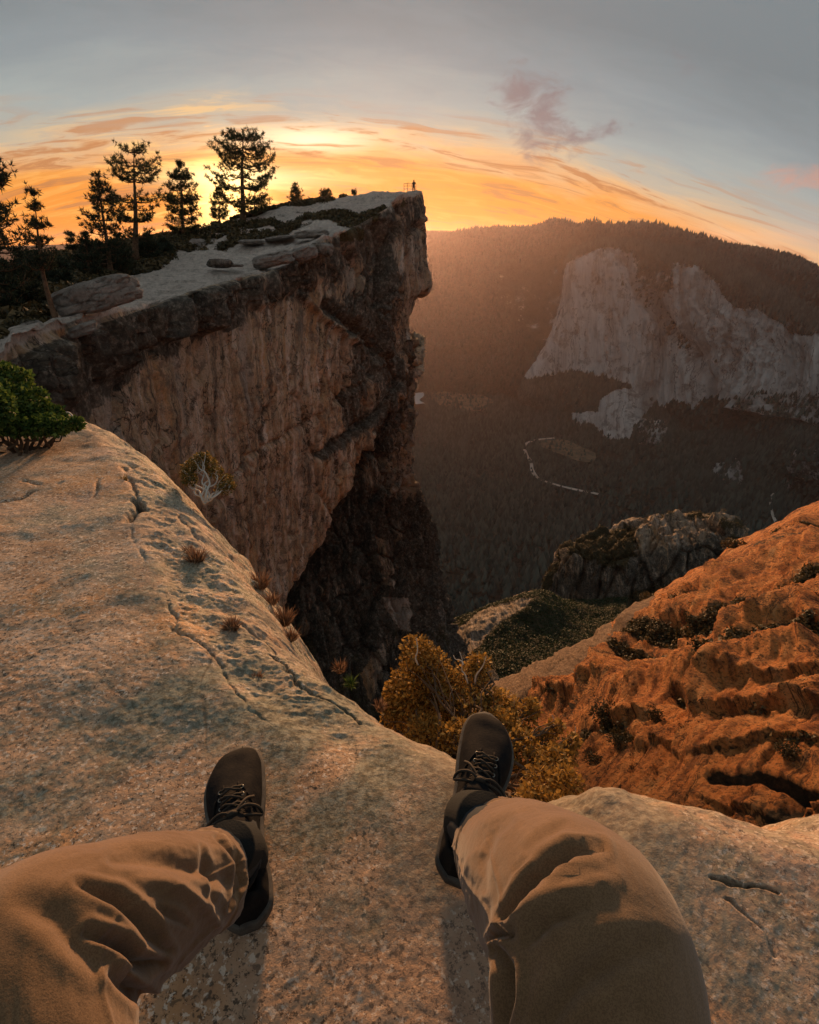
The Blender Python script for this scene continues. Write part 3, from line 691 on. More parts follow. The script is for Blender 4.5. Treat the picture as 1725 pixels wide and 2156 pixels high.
# rust slabs facing the sunset, its orange light also put into their colour
edge_pts = ax_([(880, 1560), (1000, 1480), (1060, 1446), (1180, 1396), (1330, 1318), (1440, 1234), (1560, 1180), (1640, 1132), (1725, 1080), (1850, 1010), (2150, 880)], float)
NR, NC = 430, 520
xs = np.linspace(880, 2150, NC); ye = np.interp(xs, edge_pts[:, 0], edge_pts[:, 1])
tt = np.linspace(0, 1, NR)[:, None] ** 1.0
px = np.ones((NR, 1)) * xs[None, :]; py = ye[None, :] + (2250 - ye[None, :]) * tt
nn = ax_([-.454, .612, .647]); B0 = at_h(1700, 1780, 9.6)
def on_plane(px, py):
    x, y, z = ray(px, py); den = nn[0] * x + nn[1] * y + nn[2] * z
    den = np.minimum(den, -0.06)
    k = (nn @ (B0 - ax_([0, 0, EYE]))) / den
    return np.stack([x * k, y * k, EYE + z * k], -1)
P = on_plane(px, py)
dist = np.linalg.norm(P - ax_([0, 0, EYE]), axis=-1)
# in-plane axes: a = along the slab strike, b = down the dip
a_ax = np.cross(nn, [0, 0, 1]); a_ax /= np.linalg.norm(a_ax); b_ax = np.cross(a_ax, nn)
A_ = P @ a_ax; Bq = P @ b_ax
lo = np.stack([A_ * 0.5, Bq * 1.3, 0 * A_], -1)
warpd = 2.5 * fbm(P * .09, 4, seed=81)
h = 0.30 * fbm(np.stack([A_ * .07, Bq * .16 + warpd * .1, 0 * A_], -1), 5, .5, 82)
h += 0.26 * fbm(np.stack([A_ * .10 + warpd * .12, Bq * .75 + A_ * .12 + warpd * .25, 0 * A_], -1), 6, .62, 83, ridged=True)
h += 0.09 * fbm(P * 1.6, 5, .65, 84) + .24 * fbm(np.stack([A_ * .45, Bq * 2.2 + A_ * .3, 0 * A_], -1), 5, .65, 88, ridged=True)
tq = Bq * .22 + A_ * .05 + .55 * fbm(np.stack([A_ * .06, Bq * .12, 0 * A_], -1), 5, .55, 89); tf = tq - np.floor(tq); h += .75 * (sstep(0, .12, tf) - tf) 
tq = Bq * .8 + A_ * .10 + .9 * fbm(np.stack([A_ * .12, Bq * .2, 0 * A_], -1), 5, .55, 79); tf = tq - np.floor(tq); h += .26 * (sstep(0, .15, tf) - tf)
cb_, cc_ = worley(np.stack([A_ * .22 + .8 * fbm(P * .3, 3, seed=60), Bq * .75 + .8 * fbm(P * .3, 3, seed=61), 0 * A_], -1), 67); h += .30 * (cb_ - .5) * (1 + 0 * cc_)
cb_, cc_ = worley(np.stack([A_ * .75 + .6 * fbm(P * .8, 3, seed=62), Bq * 2.2, 0 * A_], -1), 68); h += .10 * (cb_ - .5)
_, ce_ = worley(np.stack([A_ * .10, Bq * .22, 0 * A_], -1) + .35 * fbm(P * .15, 4, seed=76)[..., None], 66); h -= .12 * (1 - sstep(0, .05, ce_))
h *= np.clip(dist / 30, .35, 1.0) * (1 - .6 * sstep(34, 62, dist))
ridges = [([(1725, 1150), (1560, 1270), (1400, 1370), (1290, 1440)], 26, 1.5), ([(1760, 1085), (1600, 1170), (1440, 1270), (1340, 1330)], 22, .9),
          ([(1740, 1330), (1600, 1400), (1480, 1450), (1340, 1480), (1150, 1500)], 24, .9), ([(1740, 1405), (1640, 1440), (1560, 1490), (1500, 1545)], 22, 1.0),
          ([(1725, 1620), (1560, 1600), (1380, 1590)], 40, .25)]
grooves = [([(1745, 1225), (1620, 1300), (1500, 1355), (1380, 1385), (1280, 1395)], 12, -.6), ([(1740, 1370), (1660, 1405), (1580, 1450), (1480, 1510), (1440, 1500)], 10, -.7),
           ([(1330, 1425), (1420, 1408), (1520, 1395)], 12, -.5), ([(1240, 1575), (1300, 1568), (1350, 1600)], 11, -.45), ([(1725, 1700), (1640, 1740), (1600, 1790)], 18, -.3),
           ([(1520, 1690), (1620, 1675), (1700, 1690)], 8, -.22), ([(1725, 1240), (1660, 1290)], 16, -.8)]
wx, wy = px + 16 * fbm(P * .22, 4, seed=85), py + 12 * fbm(P * .25, 4, seed=86)
vegs = np.zeros_like(px)
for pts, wd, a in ridges:
    dd, _ = seg_dist(wx, wy, pts); h += a * np.exp(-(dd / wd) ** 2)
for pts, wd, a in grooves:
    dd, _ = seg_dist(wx, wy, pts); gg = np.exp(-(dd / wd) ** 2); h += a * gg; vegs += 0.8 * gg
steps = [([(1850, 1180), (1700, 1250), (1620, 1300), (1500, 1352), (1390, 1388), (1240, 1405)], .85, 60, 11), ([(1850, 1315), (1725, 1378), (1660, 1408), (1590, 1448), (1540, 1490), (1400, 1512)], 1.15, 80, 13),
         ([(1850, 1075), (1680, 1160), (1600, 1210), (1480, 1265)], .55, 50, 7), ([(1440, 1556), (1330, 1570), (1290, 1560), (1220, 1572)], .7, 50, 13), ([(1850, 1490), (1700, 1530), (1600, 1545), (1450, 1580)], .65, 60, 5),
         ([(1760, 1690), (1620, 1672), (1460, 1690)], .36, 40, 5), ([(1850, 1600), (1680, 1610), (1560, 1640), (1400, 1640)], .42, 50, 4), ([(1370, 1465), (1230, 1500), (1100, 1500)], .5, 50, 4), ([(1640, 1235), (1470, 1310), (1400, 1330), (1250, 1385)], .55, 40, 5),
         ([(1850, 1730), (1700, 1735), (1560, 1740), (1440, 1720)], .28, 40, 4), ([(1500, 1600), (1400, 1612), (1280, 1620)], .35, 40, 5), ([(1850, 1440), (1720, 1470), (1600, 1500), (1500, 1530)], .45, 40, 4)]
wx2, wy2 = px + 16 * fbm(P * .3, 5, .65, seed=185), py + 14 * fbm(P * .35, 5, .65, seed=186)
for pts, H_, L_, band in steps:
    sd_, tq = seg_dist(wx2, wy2, pts, signed=True); tap = sstep(0, .22, tq) * sstep(1, .72, tq); tap = np.where((tq <= .001) | (tq >= .999), 0, tap)
    h += H_ * tap * np.exp(-np.maximum(sd_, 0) / L_) * sstep(-3.5, 2.5, sd_) * (.75 + .5 * fbm(P * .25, 4, .6, 187))
    vegs += .62 * tap * np.exp(-((sd_ + band * .45) / (band * .6)) ** 2) * sstep(-.25, .15, fbm(P * .3, 4, .6, 188))
P = P + nn * h[..., None]
# roll the top edge over and away
ext = []
for k in range(10, 0, -1):
    q = P[0] + ax_([0.28, 0.72, 0.0]) * (k * 1.4) - ax_([0, 0, 1.0]) * (0.35 * k ** 1.6)
    ext.append(q)
ext = np.array(ext); P = np.concatenate([ext, P], 0)
pad = lambda q: np.concatenate([np.repeat(q[:1], 10, 0), q], 0)
pale = in_poly(px + (wx - px) * 2, py + (wy - py) * 2, [(880, 1650), (1000, 1440), (1200, 1370), (1330, 1320), (1420, 1250), (1400, 1320), (1260, 1400), (1240, 1450), (1180, 1490), (1060, 1530), (1000, 1600)]) * 0.75
vegs += 0.5 * sstep(.26, .5, fbm(P[10:] * .16, 5, .6, 87)) * (py < 1560)
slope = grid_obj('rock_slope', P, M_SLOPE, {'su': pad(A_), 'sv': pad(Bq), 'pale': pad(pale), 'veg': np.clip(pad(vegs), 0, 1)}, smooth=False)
tag(slope, 'rust granite slabs with sunset orange put into their colour, lit by the low sun at lower right', kind='structure')
SLP = dict(px=px, py=py, P=P[10:], vegs=vegs)

# ================================================================== THE VALLEY
FZ = -1070.0
Nf = 72; rr = np.concatenate([[0], np.geomspace(60, 13000, 60)]); aa = np.linspace(0, 2 * PI, Nf + 1)
Pf = np.stack([rr[:, None] * np.sin(aa)[None], rr[:, None] * np.cos(aa)[None], np.full((61, Nf + 1), FZ)], -1)
Pf[..., 2] += 10 * fbm(Pf * 0.002, 3, seed=90) * sstep(500, 1500, rr)[:, None]
valley = grid_obj('valley_floor', Pf, M_FAR, {'su': Pf[..., 0], 'sv': Pf[..., 1], 'rock': np.full(Pf.shape[:2], 0.02)}, flip=True)
tag(valley, 'flat forested valley floor far below', kind='structure')

# far valley side with its skyline
G = [[(-900, 620, 9500), (-500, 560, 9200), (0, 520, 9000), (400, 510, 9000), (800, 505, 8600), (900, 505, 8200), (1000, 505, 8000), (1100, 500, 7600), (1200, 500, 7400), (1350, 507, 7000), (1500, 530, 6600), (1650, 560, 6200), (1725, 590, 6000), (1850, 660, 5800), (2100, 800, 5600)],
     [(-900, 640, 8000), (-500, 590, 7600), (0, 560, 7200), (400, 520, 7000), (800, 495, 6900), (900, 491, 6800), (1000, 493, 6600), (1100, 486, 6200), (1200, 486, 6000), (1350, 495, 5600), (1500, 513, 5200), (1650, 538, 4900), (1725, 570, 4700), (1850, 640, 4500), (2100, 780, 4300)],
     [(-900, 700, 6800), (-500, 640, 6500), (0, 600, 6200), (400, 550, 6100), (800, 530, 6000), (900, 530, 5900), (1000, 520, 5700), (1100, 508, 5500), (1200, 505, 5200), (1350, 520, 4900), (1500, 548, 4600), (1650, 590, 4300), (1725, 625, 4100), (1850, 700, 3900), (2100, 850, 3700)],
     [(-900, 760, 6000), (-500, 700, 5700), (0, 660, 5500), (400, 650, 5300), (800, 650, 5100), (900, 650, 5000), (1000, 640, 4900), (1100, 640, 4800), (1200, 650, 4700), (1350, 700, 4500), (1500, 750, 4200), (1650, 800, 3900), (1725, 830, 3700), (1850, 880, 3500), (2100, 960, 3300)],
     [(-900, 900, 4600), (-500, 840, 4500), (0, 800, 4400), (400, 800, 4300), (800, 800, 4250), (900, 800, 4250), (1000, 800, 4250), (1100, 800, 4200), (1200, 820, 4050), (1350, 860, 3800), (1500, 900, 3500), (1650, 950, 3200), (1725, 970, 3000), (1850, 1000, 2900), (2100, 1060, 2700)]]
G = np.array(G, float)
fl = G[-1].copy()
for k in range(len(fl)):
    x, y, z = ray(fl[k, 0], fl[k, 1] + 28); fl[k] = (fl[k, 0], fl[k, 1] + 28, (FZ - 25 - EYE) / z * math.hypot(x, y))
G = np.concatenate([G, fl[None]], 0)
NR, NC = 200, 420
px, py, P = net(G, NR, NC); Nrm = grid_normals(P)
ro = np.linspace(0, 5, NR)[:, None] * np.ones((1, NC))
amp = sstep(0.9, 2.2, ro) * (1 - sstep(4.6, 5, ro))
dsp = amp * (190 * fbm(P * ax_([.0011, .0011, .0004]), 6, .55, 91, ridged=True) + 50 * fbm(P * .004, 4, .6, 92)) + 7 * fbm(P * .01, 3, .6, 93) * sstep(.8, 1, ro)
P = P + Nrm * dsp[..., None]
jn = 25 * fbm(P * .0015, 4, seed=94)
rk = 0.30 * in_poly(px + jn, py + jn, [(1040, 560), (1140, 540), (1200, 600), (1190, 760), (1110, 700), (1060, 640)]) + 0.12 * fbm(P * .002, 4, seed=95) + .06
mountain = grid_obj('mountain', P, M_FAR, {'su': px * 5, 'sv': -P[..., 2], 'rock': np.clip(rk, 0, 1)})
tag(mountain, 'long forested mountain wall on the far side of the valley, hazy toward the sunset', kind='structure')
MT = dict(px=px, py=py, P=P, rk=rk)

# the great granite monolith and the walls to its right
H = [[(1190, 552, 4900), (1206, 535, 4700), (1262, 512, 4600), (1330, 512, 4500), (1400, 520, 4350), (1480, 530, 4200), (1560, 560, 4000), (1650, 610, 3800), (1725, 660, 3650), (1850, 740, 3500), (2050, 860, 3300)],
     [(1189, 562, 5000), (1203, 543, 4120), (1262, 520, 4080), (1330, 522, 4060), (1395, 545, 4100), (1480, 560, 3950), (1560, 590, 3800), (1650, 650, 3600), (1725, 700, 3450), (1850, 780, 3300), (2050, 900, 3100)],
     [(1176, 645, 4900), (1190, 640, 4020), (1250, 620, 3980), (1330, 620, 3960), (1388, 640, 4060), (1465, 660, 3850), (1560, 690, 3650), (1650, 740, 3450), (1725, 780, 3300), (1850, 850, 3150), (2050, 960, 3000)],
     [(1147, 725, 4750), (1162, 722, 3960), (1235, 710, 3900), (1330, 715, 3880), (1400, 735, 3960), (1470, 760, 3750), (1560, 780, 3550), (1650, 820, 3350), (1725, 850, 3200), (1850, 900, 3050), (2050, 1000, 2900)],
     [(1104, 800, 4150), (1114, 803, 3900), (1215, 786, 3830), (1325, 818, 3760), (1400, 868, 3650), (1480, 885, 3550), (1560, 885, 3450), (1650, 900, 3250), (1725, 920, 3100), (1850, 960, 2950), (2050, 1060, 2800)],
     [(1095, 830, 4000), (1110, 832, 3780), (1215, 840, 3650), (1310, 880, 3480), (1400, 905, 3300), (1480, 930, 3200), (1560, 950, 3100), (1650, 970, 2950), (1725, 985, 2850), (1850, 1020, 2750), (2050, 1100, 2650)],
     [(1085, 860, 3800), (1110, 870, 3600), (1215, 905, 3350), (1300, 945, 3080), (1400, 975, 2950), (1480, 1000, 2850), (1560, 1040, 2700), (1650, 1060, 2600), (1725, 1070, 2550), (1850, 1090, 2500), (2050, 1150, 2400)]]
H = np.array(H, float)
for k in range(H.shape[1]):
    x, y, z = ray(H[-1, k, 0], H[-1, k, 1]); H[-1, k, 2] = (FZ - 30 - EYE) / z * math.hypot(x, y)
NR, NC = 380, 480
px, py, P = net(H, NR, NC); Nrm = grid_normals(P)
ro = np.linspace(0, 6, NR)[:, None] * np.ones((1, NC)); co = np.linspace(0, 10, NC)[None] * np.ones((NR, 1))
wall = sstep(.8, 1.3, ro) * (1 - sstep(3.8, 4.3, ro)); foot = sstep(4, 4.6, ro) * (1 - sstep(5.6, 6, ro))
su = px * 3.6; sv = -P[..., 2]
stt = np.stack([su * .006, sv * .0012, 0 * su], -1) + .5 * fbm(P * .001, 3, seed=101)[..., None]
dsp = wall * (60 * fbm(stt, 6, .6, 102) + 34 * fbm(stt * 3, 5, .6, 103, ridged=True)) * (0.45 + .55 * sstep(2.2, 3.4, co)) + foot * (70 * fbm(P * .004, 5, .6, 104)) + wall * sstep(4.2, 5.5, co) * 80 * fbm(stt * ax_([.8, 1.5, 1]), 5, .6, 105, ridged=True)
jx = px + 24 * fbm(P * .0028, 6, .62, seed=106); jy = py + 24 * fbm(P * .0028, 6, .62, seed=107)
grv = [([(1320, 545), (1355, 620), (1400, 680), (1470, 760), (1500, 830)], 15, -80), ([(1262, 600), (1290, 700), (1300, 790)], 10, -35), ([(1375, 690), (1385, 780), (1370, 850)], 8, 40)]
for pts, wd, a in grv:
    dd, _ = seg_dist(jx, jy, pts); dsp += a * np.exp(-(dd / wd) ** 2) * wall
domes = [((1305, 875), 34, 52, 90), ((1385, 925), 30, 40, 70), ((1600, 860), 60, 60, 110), ((1680, 930), 50, 60, 90), ((1520, 1010), 45, 40, 60)]
for (cx, cyy), sx, sy, a in domes: dsp += a * np.exp(-((px - cx) / sx) ** 2 - ((py - cyy) / sy) ** 2)
P = P + Nrm * dsp[..., None]
rock = (0.86 + .35 * fbm(P * ax_([.0012, .0012, .0025]), 5, .6, 111)) * wall * (1 - .7 * sstep(3.85, 4.15, ro)) * sstep(.5, 1.0, ro + .35 * fbm(P * .003, 4, seed=109))
forest_polys = [([(1335, 520), (1420, 545), (1425, 600), (1385, 625), (1420, 700), (1480, 790), (1470, 800), (1400, 710), (1360, 620)], .30),
                ([(1470, 500), (1560, 550), (1640, 600), (1760, 680), (1760, 740), (1640, 680), (1550, 640), (1490, 580)], .40),
                ([(1500, 840), (1640, 830), (1800, 860), (1800, 1100), (1500, 1100)], .22), ([(1600, 780), (1780, 780), (1780, 900), (1600, 880)], .12)]
for poly, a in forest_polys: rock -= a * in_poly(jx, jy, poly)
for poly, a in (([(1262, 840), (1345, 812), (1372, 850), (1330, 930), (1270, 935)], .95), ([(1205, 870), (1300, 835), (1262, 905), (1222, 915)], .75), ([(1345, 890), (1410, 880), (1400, 945), (1350, 945)], .55),
                ([(1470, 1000), (1560, 960), (1565, 1040), (1500, 1050)], .52), ([(1150, 830), (1230, 800), (1240, 850), (1190, 860)], .42), ([(1650, 1000), (1740, 930), (1740, 1060), (1680, 1080)], .45)):
    rock = np.maximum(rock, a * in_poly(jx, jy, poly))
mono = grid_obj('granite_monolith', P, M_FAR, {'su': su, 'sv': sv, 'rock': np.clip(rock, 0, 1)})
tag(mono, 'huge pale granite monolith with a sharp prow rising from the valley', kind='structure')
MN = dict(px=px, py=py, P=P, rk=rock)

# river and meadows on the valley floor
M_WATER, t_, b_ = new_mat('river_water'); b_.inputs['Base Color'].default_value = (0.5, 0.5, 0.48, 1); b_.inputs['Roughness'].default_value = 0.12; b_.inputs['Specular IOR Level'].default_value = 0.9  # pale base colour stands in for the sunset reflected on the water
t_.put(b_.inputs['Normal'], t_.bump(t_.noise(t_.obj(), .05, 3), .2, 2))
M_SAND = plain('river_sand', (0.42, 0.37, 0.31), .95, .02, .4, 3, (0.30, 0.27, 0.22), .02)
M_MEADOW = plain('meadow_grass', (0.15, 0.11, 0.065), .95, .05, .6, 3, (0.06, 0.055, 0.035), .02)
def ribbon(name, pts, wd, z, mat):
    q = at_z(ax_(pts, float)[:, 0], ax_(pts, float)[:, 1], z); q = catmull(q, 60)
    T = np.gradient(q, axis=0); N2 = np.stack([-T[:, 1], T[:, 0], 0 * T[:, 0]], -1); N2 /= np.linalg.norm(N2, axis=1, keepdims=True)
    ww = wd * (1 + .35 * fbm(q * .01, 3, seed=7))[:, None]
    Pm = np.stack([q - N2 * ww, q, q + N2 * ww], 1); Pm[..., 2] = z
    return grid_obj(name, Pm, mat, flip=False)
def patch(name, poly, z, mat):
    q = at_z(ax_(poly, float)[:, 0], ax_(poly, float)[:, 1], z); q = catmull(np.concatenate([q, q[:1]]), 60)[:-1]
    c = q.mean(0); q = c + (q - c) * (1 + .38 * fbm(q * .009, 4, seed=9))[:, None]; q[:, 2] = z
    V = np.concatenate([[c], q]); n = len(q); Fc = [(0, 1 + i, 1 + (i + 1) % n) for i in range(n)]
    me = raw_mesh(name, V, None, Fc); me.materials.append(mat); return link(bpy.data.objects.new(name, me))
FL = FZ + 14
tag(ribbon('river', [(888, 804), (880, 818), (884, 832), (874, 842), (886, 850)], 34, FL + 14, M_WATER), 'short bend of river beside the cliff edge, its shine put into a pale colour', kind='structure')
tag(ribbon('river', [(1168, 922), (1130, 926), (1106, 936), (1108, 955), (1118, 972), (1122, 992), (1136, 1008), (1170, 1020), (1210, 1030), (1260, 1040)], 10, FL, M_SAND), 'pale sandy river bend in the valley forest', kind='structure')
tag(ribbon('river', [(1640, 1030), (1622, 1050), (1626, 1080), (1640, 1112)], 6, FL, M_SAND), 'faint pale river course near the right edge of the valley', kind='structure')
tag(patch('meadow', [(900, 800), (960, 800), (1000, 822), (1040, 850), (985, 862), (925, 852), (905, 830)], FL - 1, M_MEADOW), 'brown meadow beside the bright river bend', kind='structure')
tag(patch('meadow', [(1130, 924), (1185, 926), (1240, 948), (1255, 966), (1222, 972), (1180, 956), (1140, 940)], FL - 1, M_MEADOW), 'narrow brown meadow inside the sandy river bend', kind='structure')

# forest, one mass of trees
def cones(P0, Hh, Rr, name, mat, k=5):
    n = len(P0); a = RNG.random(n)[:, None] * 6.28 + np.linspace(0, 2 * PI, k, endpoint=False)[None]
    jit = 0.75 + .5 * RNG.random((n, k))
    ring = np.stack([P0[:, None, 0] + Rr[:, None] * jit * np.cos(a), P0[:, None, 1] + Rr[:, None] * jit * np.sin(a), P0[:, None, 2] + Hh[:, None] * .12 * RNG.random((n, k))], -1)
    tip = P0 + np.stack([0 * Hh, 0 * Hh, Hh], -1)
    V = np.concatenate([ring, tip[:, None]], 1); base = np.arange(n)[:, None] * (k + 1)
    j = np.arange(k)
    F3 = np.stack([base + j, base + (j + 1) % k, np.broadcast_to(base + k, (n, k))], -1).reshape(-1, 3)
    me = raw_mesh(name, V, None, F3, smooth=False); me.materials.append(mat)
    return link(bpy.data.objects.new(name, me))
def scatter_grid(dct, mask, n, azr=(-0.1, 0.80)):
    Pn = dct['P']; e1 = Pn[1:, :-1] - Pn[:-1, :-1]; e2 = Pn[:-1, 1:] - Pn[:-1, :-1]
    ar = np.linalg.norm(np.cross(e1, e2), axis=-1) * mask[:-1, :-1]
    pr = (ar / ar.sum()).ravel(); k = RNG.choice(len(pr), n, p=pr); i, j = np.divmod(k, ar.shape[1])
    a, b = RNG.random(n)[:, None], RNG.random(n)[:, None]
    return Pn[i, j] + e1[i, j] * a + e2[i, j] * b
n = 66000
azm = -0.05 + RNG.random(n) * 0.78; hd = np.sqrt(RNG.random(n) * (4300.0 ** 2 - 1150.0 ** 2) + 1150.0 ** 2)
Q = np.stack([hd * np.sin(azm), hd * np.cos(azm), np.full(n, FZ)], -1)
qx, qy = project(Q + ax_([0, 0, 12])); ok = np.ones(n, bool)
for poly in ([(895, 796), (962, 796), (1004, 820), (1044, 850), (985, 866), (925, 856), (902, 832)], [(1128, 922), (1185, 922), (1244, 946), (1258, 968), (1222, 976), (1180, 960), (1138, 944)]):
    ok &= ~(in_poly(qx, qy, poly) & (RNG.random(n) < .72))
for pts, wpx in (([(886, 806), (880, 820), (882, 836), (876, 850), (886, 858)], 11), ([(1168, 922), (1130, 926), (1106, 936), (1108, 955), (1118, 972), (1122, 992), (1136, 1008), (1170, 1020), (1210, 1030)], 1.6), ([(1640, 1030), (1622, 1050), (1626, 1080), (1640, 1112)], 3)):
    dd, _ = seg_dist(qx, qy, pts); ok &= dd > wpx
dn_ = fbm(Q * .004, 4, .6, 131); ok &= RNG.random(n) < (.62 + .9 * dn_); Q = Q[ok]; hh = (12 + 34 * RNG.random(len(Q)) ** 2.2) * (1 + .5 * fbm(Q * .002, 3, seed=132))
o = cones(Q, hh, hh * .26 + 3, 'forest', M_FOREST); tag(o, 'dense dark conifer forest covering the valley floor', kind='stuff')
m1 = (MT['rk'] < .3) * (MT['px'] > 820) * (MT['px'] < 1800) * 1.0; Q1 = scatter_grid(MT, m1, 20000)
m2 = np.clip(1.12 - 1.7 * MN['rk'], .0005, 1) * (MN['px'] < 1800) * 1.0; Q2 = scatter_grid(MN, m2, 14000)
Q = np.concatenate([Q1, Q2]); hh = 14 + 22 * RNG.random(len(Q))
o = cones(Q - ax_([0, 0, 4]), hh + 4, hh * .3 + 2, 'mountain_forest', M_FOREST); tag(o, 'conifer forest growing on the far mountain slopes', kind='stuff')

# the air of the valley
hz = bpy.data.meshes.new('haze'); x0, x1, y0, y1, z0, z1 = -13500, 13500, -13500, 13500, FZ - 40, max(float(MT['P'][..., 2].max()) + 45.0, 60.0)
vv = [(x, y, z) for x in (x0, x1) for y in (y0, y1) for z in (z0, z1)]
hz.from_pydata(vv, [], [(0, 1, 3, 2), (4, 6, 7, 5), (0, 4, 5, 1), (2, 3, 7, 6), (0, 2, 6, 4), (1, 5, 7, 3)])
HZ = bpy.data.objects.new('haze', hz); link(HZ); tag(HZ, 'thin sunset haze filling the valley', kind='stuff')
hm = bpy.data.materials.new('haze_air'); hm.use_nodes = True; ht = hm.node_tree; ht.nodes.remove(ht.nodes['Principled BSDF'])
pv = ht.nodes.new('ShaderNodeVolumePrincipled'); pv.inputs['Color'].default_value = (1.0, 0.78, 0.82, 1)
pv.inputs['Density'].default_value = 0.000014; pv.inputs['Anisotropy'].default_value = 0.72
ht.links.new(pv.outputs[0], ht.nodes['Material Output'].inputs['Volume']); hz.materials.append(hm)

# ================================================================== THE LEDGE
edge_px = [(-900, 905), (-300, 900), (0, 895), (120, 893), (190, 900), (260, 925), (330, 985), (395, 1052), (450, 1110), (490, 1160), (530, 1220), (565, 1270), (600, 1330), (640, 1368), (690, 1402), (740, 1450),
           (800, 1505), (860, 1556), (910, 1590), (960, 1615), (1030, 1660), (1060, 1730), (1110, 1800), (1180, 1800), (1228, 1730), (1256, 1690), (1296, 1682), (1345, 1700), (1410, 1722), (1480, 1745), (1540, 1765), (1600, 1790), (1660, 1800), (1725, 1798), (1800, 1770), (1950, 1740), (2300, 1760), (3200, 2000)]
crease_px = [(-300, 860), (120, 870), (200, 915), (235, 950), (262, 1010), (286, 1072), (292, 1110), (300, 1170), (318, 1240), (352, 1300), (420, 1380), (470, 1430), (530, 1492), (590, 1545), (680, 1610), (800, 1700), (900, 1800), (960, 1900)]
ZE = -0.10
Le = at_z(ax_(edge_px, float)[:, 0], ax_(edge_px, float)[:, 1], ZE)[:, :2]
Lc = at_z(ax_(crease_px, float)[:, 0], ax_(crease_px, float)[:, 1], 0.0)[:, :2]
crk_px = [([(286, 1060), (296, 1078), (284, 1100)], 9, .07), ([(286, 1100), (296, 1150), (318, 1235), (352, 1300), (420, 1380), (500, 1465), (600, 1552), (690, 1618)], 3, .010),
          ([(262, 985), (272, 1010), (286, 1060)], 4, .02), ([(1470, 1848), (1530, 1862), (1560, 1860), (1612, 1872)], 3, .02),
          ([(1490, 1890), (1530, 1925), (1590, 1975), (1625, 2040)], 2.2, .010), ([(0, 1068), (40, 1058), (78, 1040)], 4, .03), ([(50, 1020), (100, 1030), (140, 1022)], 6, .025),
          ([(225, 1000), (210, 1050)], 3, .015), ([(560, 1360), (600, 1400), (680, 1460), (760, 1510)], 3, .02), ([(345, 1030), (400, 1110), (450, 1190)], 2.5, .012), ([(500, 1290), (560, 1350)], 2.5, .012),
          ([(0, 1355), (60, 1340), (120, 1350)], 4, .01), ([(1700, 2040), (1600, 2060), (1520, 2100)], 3, .015)]
crk = [(at_z(ax_(p, float)[:, 0], ax_(p, float)[:, 1], -0.02)[:, :2], wd, dp) for p, wd, dp in crk_px]
SHOES = [ax_([-.262, .40]), ax_([.066, .455])]
def ledge_height(X, Y):
    dc, _ = seg_dist(X, Y, Lc, signed=True); pr = np.stack([X * .8 + Y * .6 + .06 * np.sin(Y * 7), -X * .6 + Y * .8 + .05 * np.sin(X * 9), .3 * X - .2 * Y], -1)
    de, _ = seg_dist(X, Y, Le, signed=True)
    p = np.stack([X, Y, 0 * X], -1)
    wob = 0.035 * fbm(p * 3.0, 5, .55, 201) + 0.012 * fbm(p * 14, 4, .55, 202)
    de = de + wob * 1.6
    z = 0.05 * fbm(p * 0.9, 4, .5, 203) * sstep(0.9, 1.5, Y) + 0.014 * fbm(pr * 2.6, 5, .5, 204) + 0.0012 * fbm(pr * 17, 4, .6, 205) + 0.0016 * fbm(pr * 55, 3, .6, 216)
    band = sstep(-0.03, 0.06, dc + wob * .6)
    z = z - (0.018 + 0.30 * np.clip(dc, 0, .4)) * band * sstep(.30, .9, Y) * (X < .25)
    z += band * 0.026 * fbm(p * ax_([9, 9, 1]), 5, .65, 206, ridged=True) * sstep(.5, 1.0, Y)
    # sheet edges on the flat
    sh = fbm(p * 1.15 + 3, 4, .55, 207) * 2.6; fr = sh - np.floor(sh)
    z += 0.006 * (sstep(0, .25, fr) - fr) * sstep(.6, .9, Y)
    # rounded lip, then the drop
    r = .11
    k = de + r
    z = z - np.where(k > 0, np.where(k < 2 * r, k * k / (2 * r) * 1.1, 2 * r * 1.1 + (k - 2 * r) * 3.2), 0)
    z += sstep(0.0, .25, de) * .10 * fbm(p * 4, 4, .6, 208)
    cm = np.zeros_like(X)
    wX, wY = X + .045 * fbm(p * 6, 5, .65, 209), Y + .045 * fbm(p * 6, 5, .65, 210)
    for pts, wd, dp in crk:
        dd, _ = seg_dist(wX, wY, pts); ww = wd * .00085 * (0.6 + .5 * np.hypot(X, Y)) * (1 + .5 * fbm(p * 6, 3, seed=215))
        gsh = np.exp(-(dd / ww) ** 2); gsh = gsh * (1 if dp > .05 else sstep(-.25, .15, fbm(p * 5 + dp * 99, 3, seed=217))); z -= dp * gsh; cm = np.maximum(cm, .8 * gsh * min(1, dp * 22))
    # the shoes stand on level rock
    for sx, sy in SHOES:
        m = np.exp(-((X - sx) ** 2 + (Y - sy - .12) ** 2) / .03); z = z * (1 - .7 * m)
    return z, dc, de, cm
NR, NC = 780, 600
ys_ = np.concatenate([np.linspace(2500, 2156, 20)[:-1], np.linspace(2156, 900, NR - 60), np.linspace(897, 760, 41)])
NR = len(ys_); xs_ = np.concatenate([np.linspace(-1200, -60, 30)[:-1], np.linspace(-60, 1790, NC - 59), np.linspace(1800, 3000, 30)]); NC = len(xs_)
px = np.ones((NR, 1)) * xs_[None]; py = ys_[:, None] * np.ones((1, NC))
P = at_z(px, py, 0.0)
z, dc, de, cm = ledge_height(P[..., 0], P[..., 1]); P[..., 2] = z
keep = de < 1.5
lich = np.clip(0.95 * sstep(.22, .45, P[..., 0] + .1 * fbm(P * 3, 3, seed=230)) * sstep(.9, .5, P[..., 1]) + sstep(-.02, .10, dc) * sstep(.5, 1.0, P[..., 1]) * (P[..., 0] < .2) * .8 + sstep(-.16, -.02, de) * .9, 0, 1)
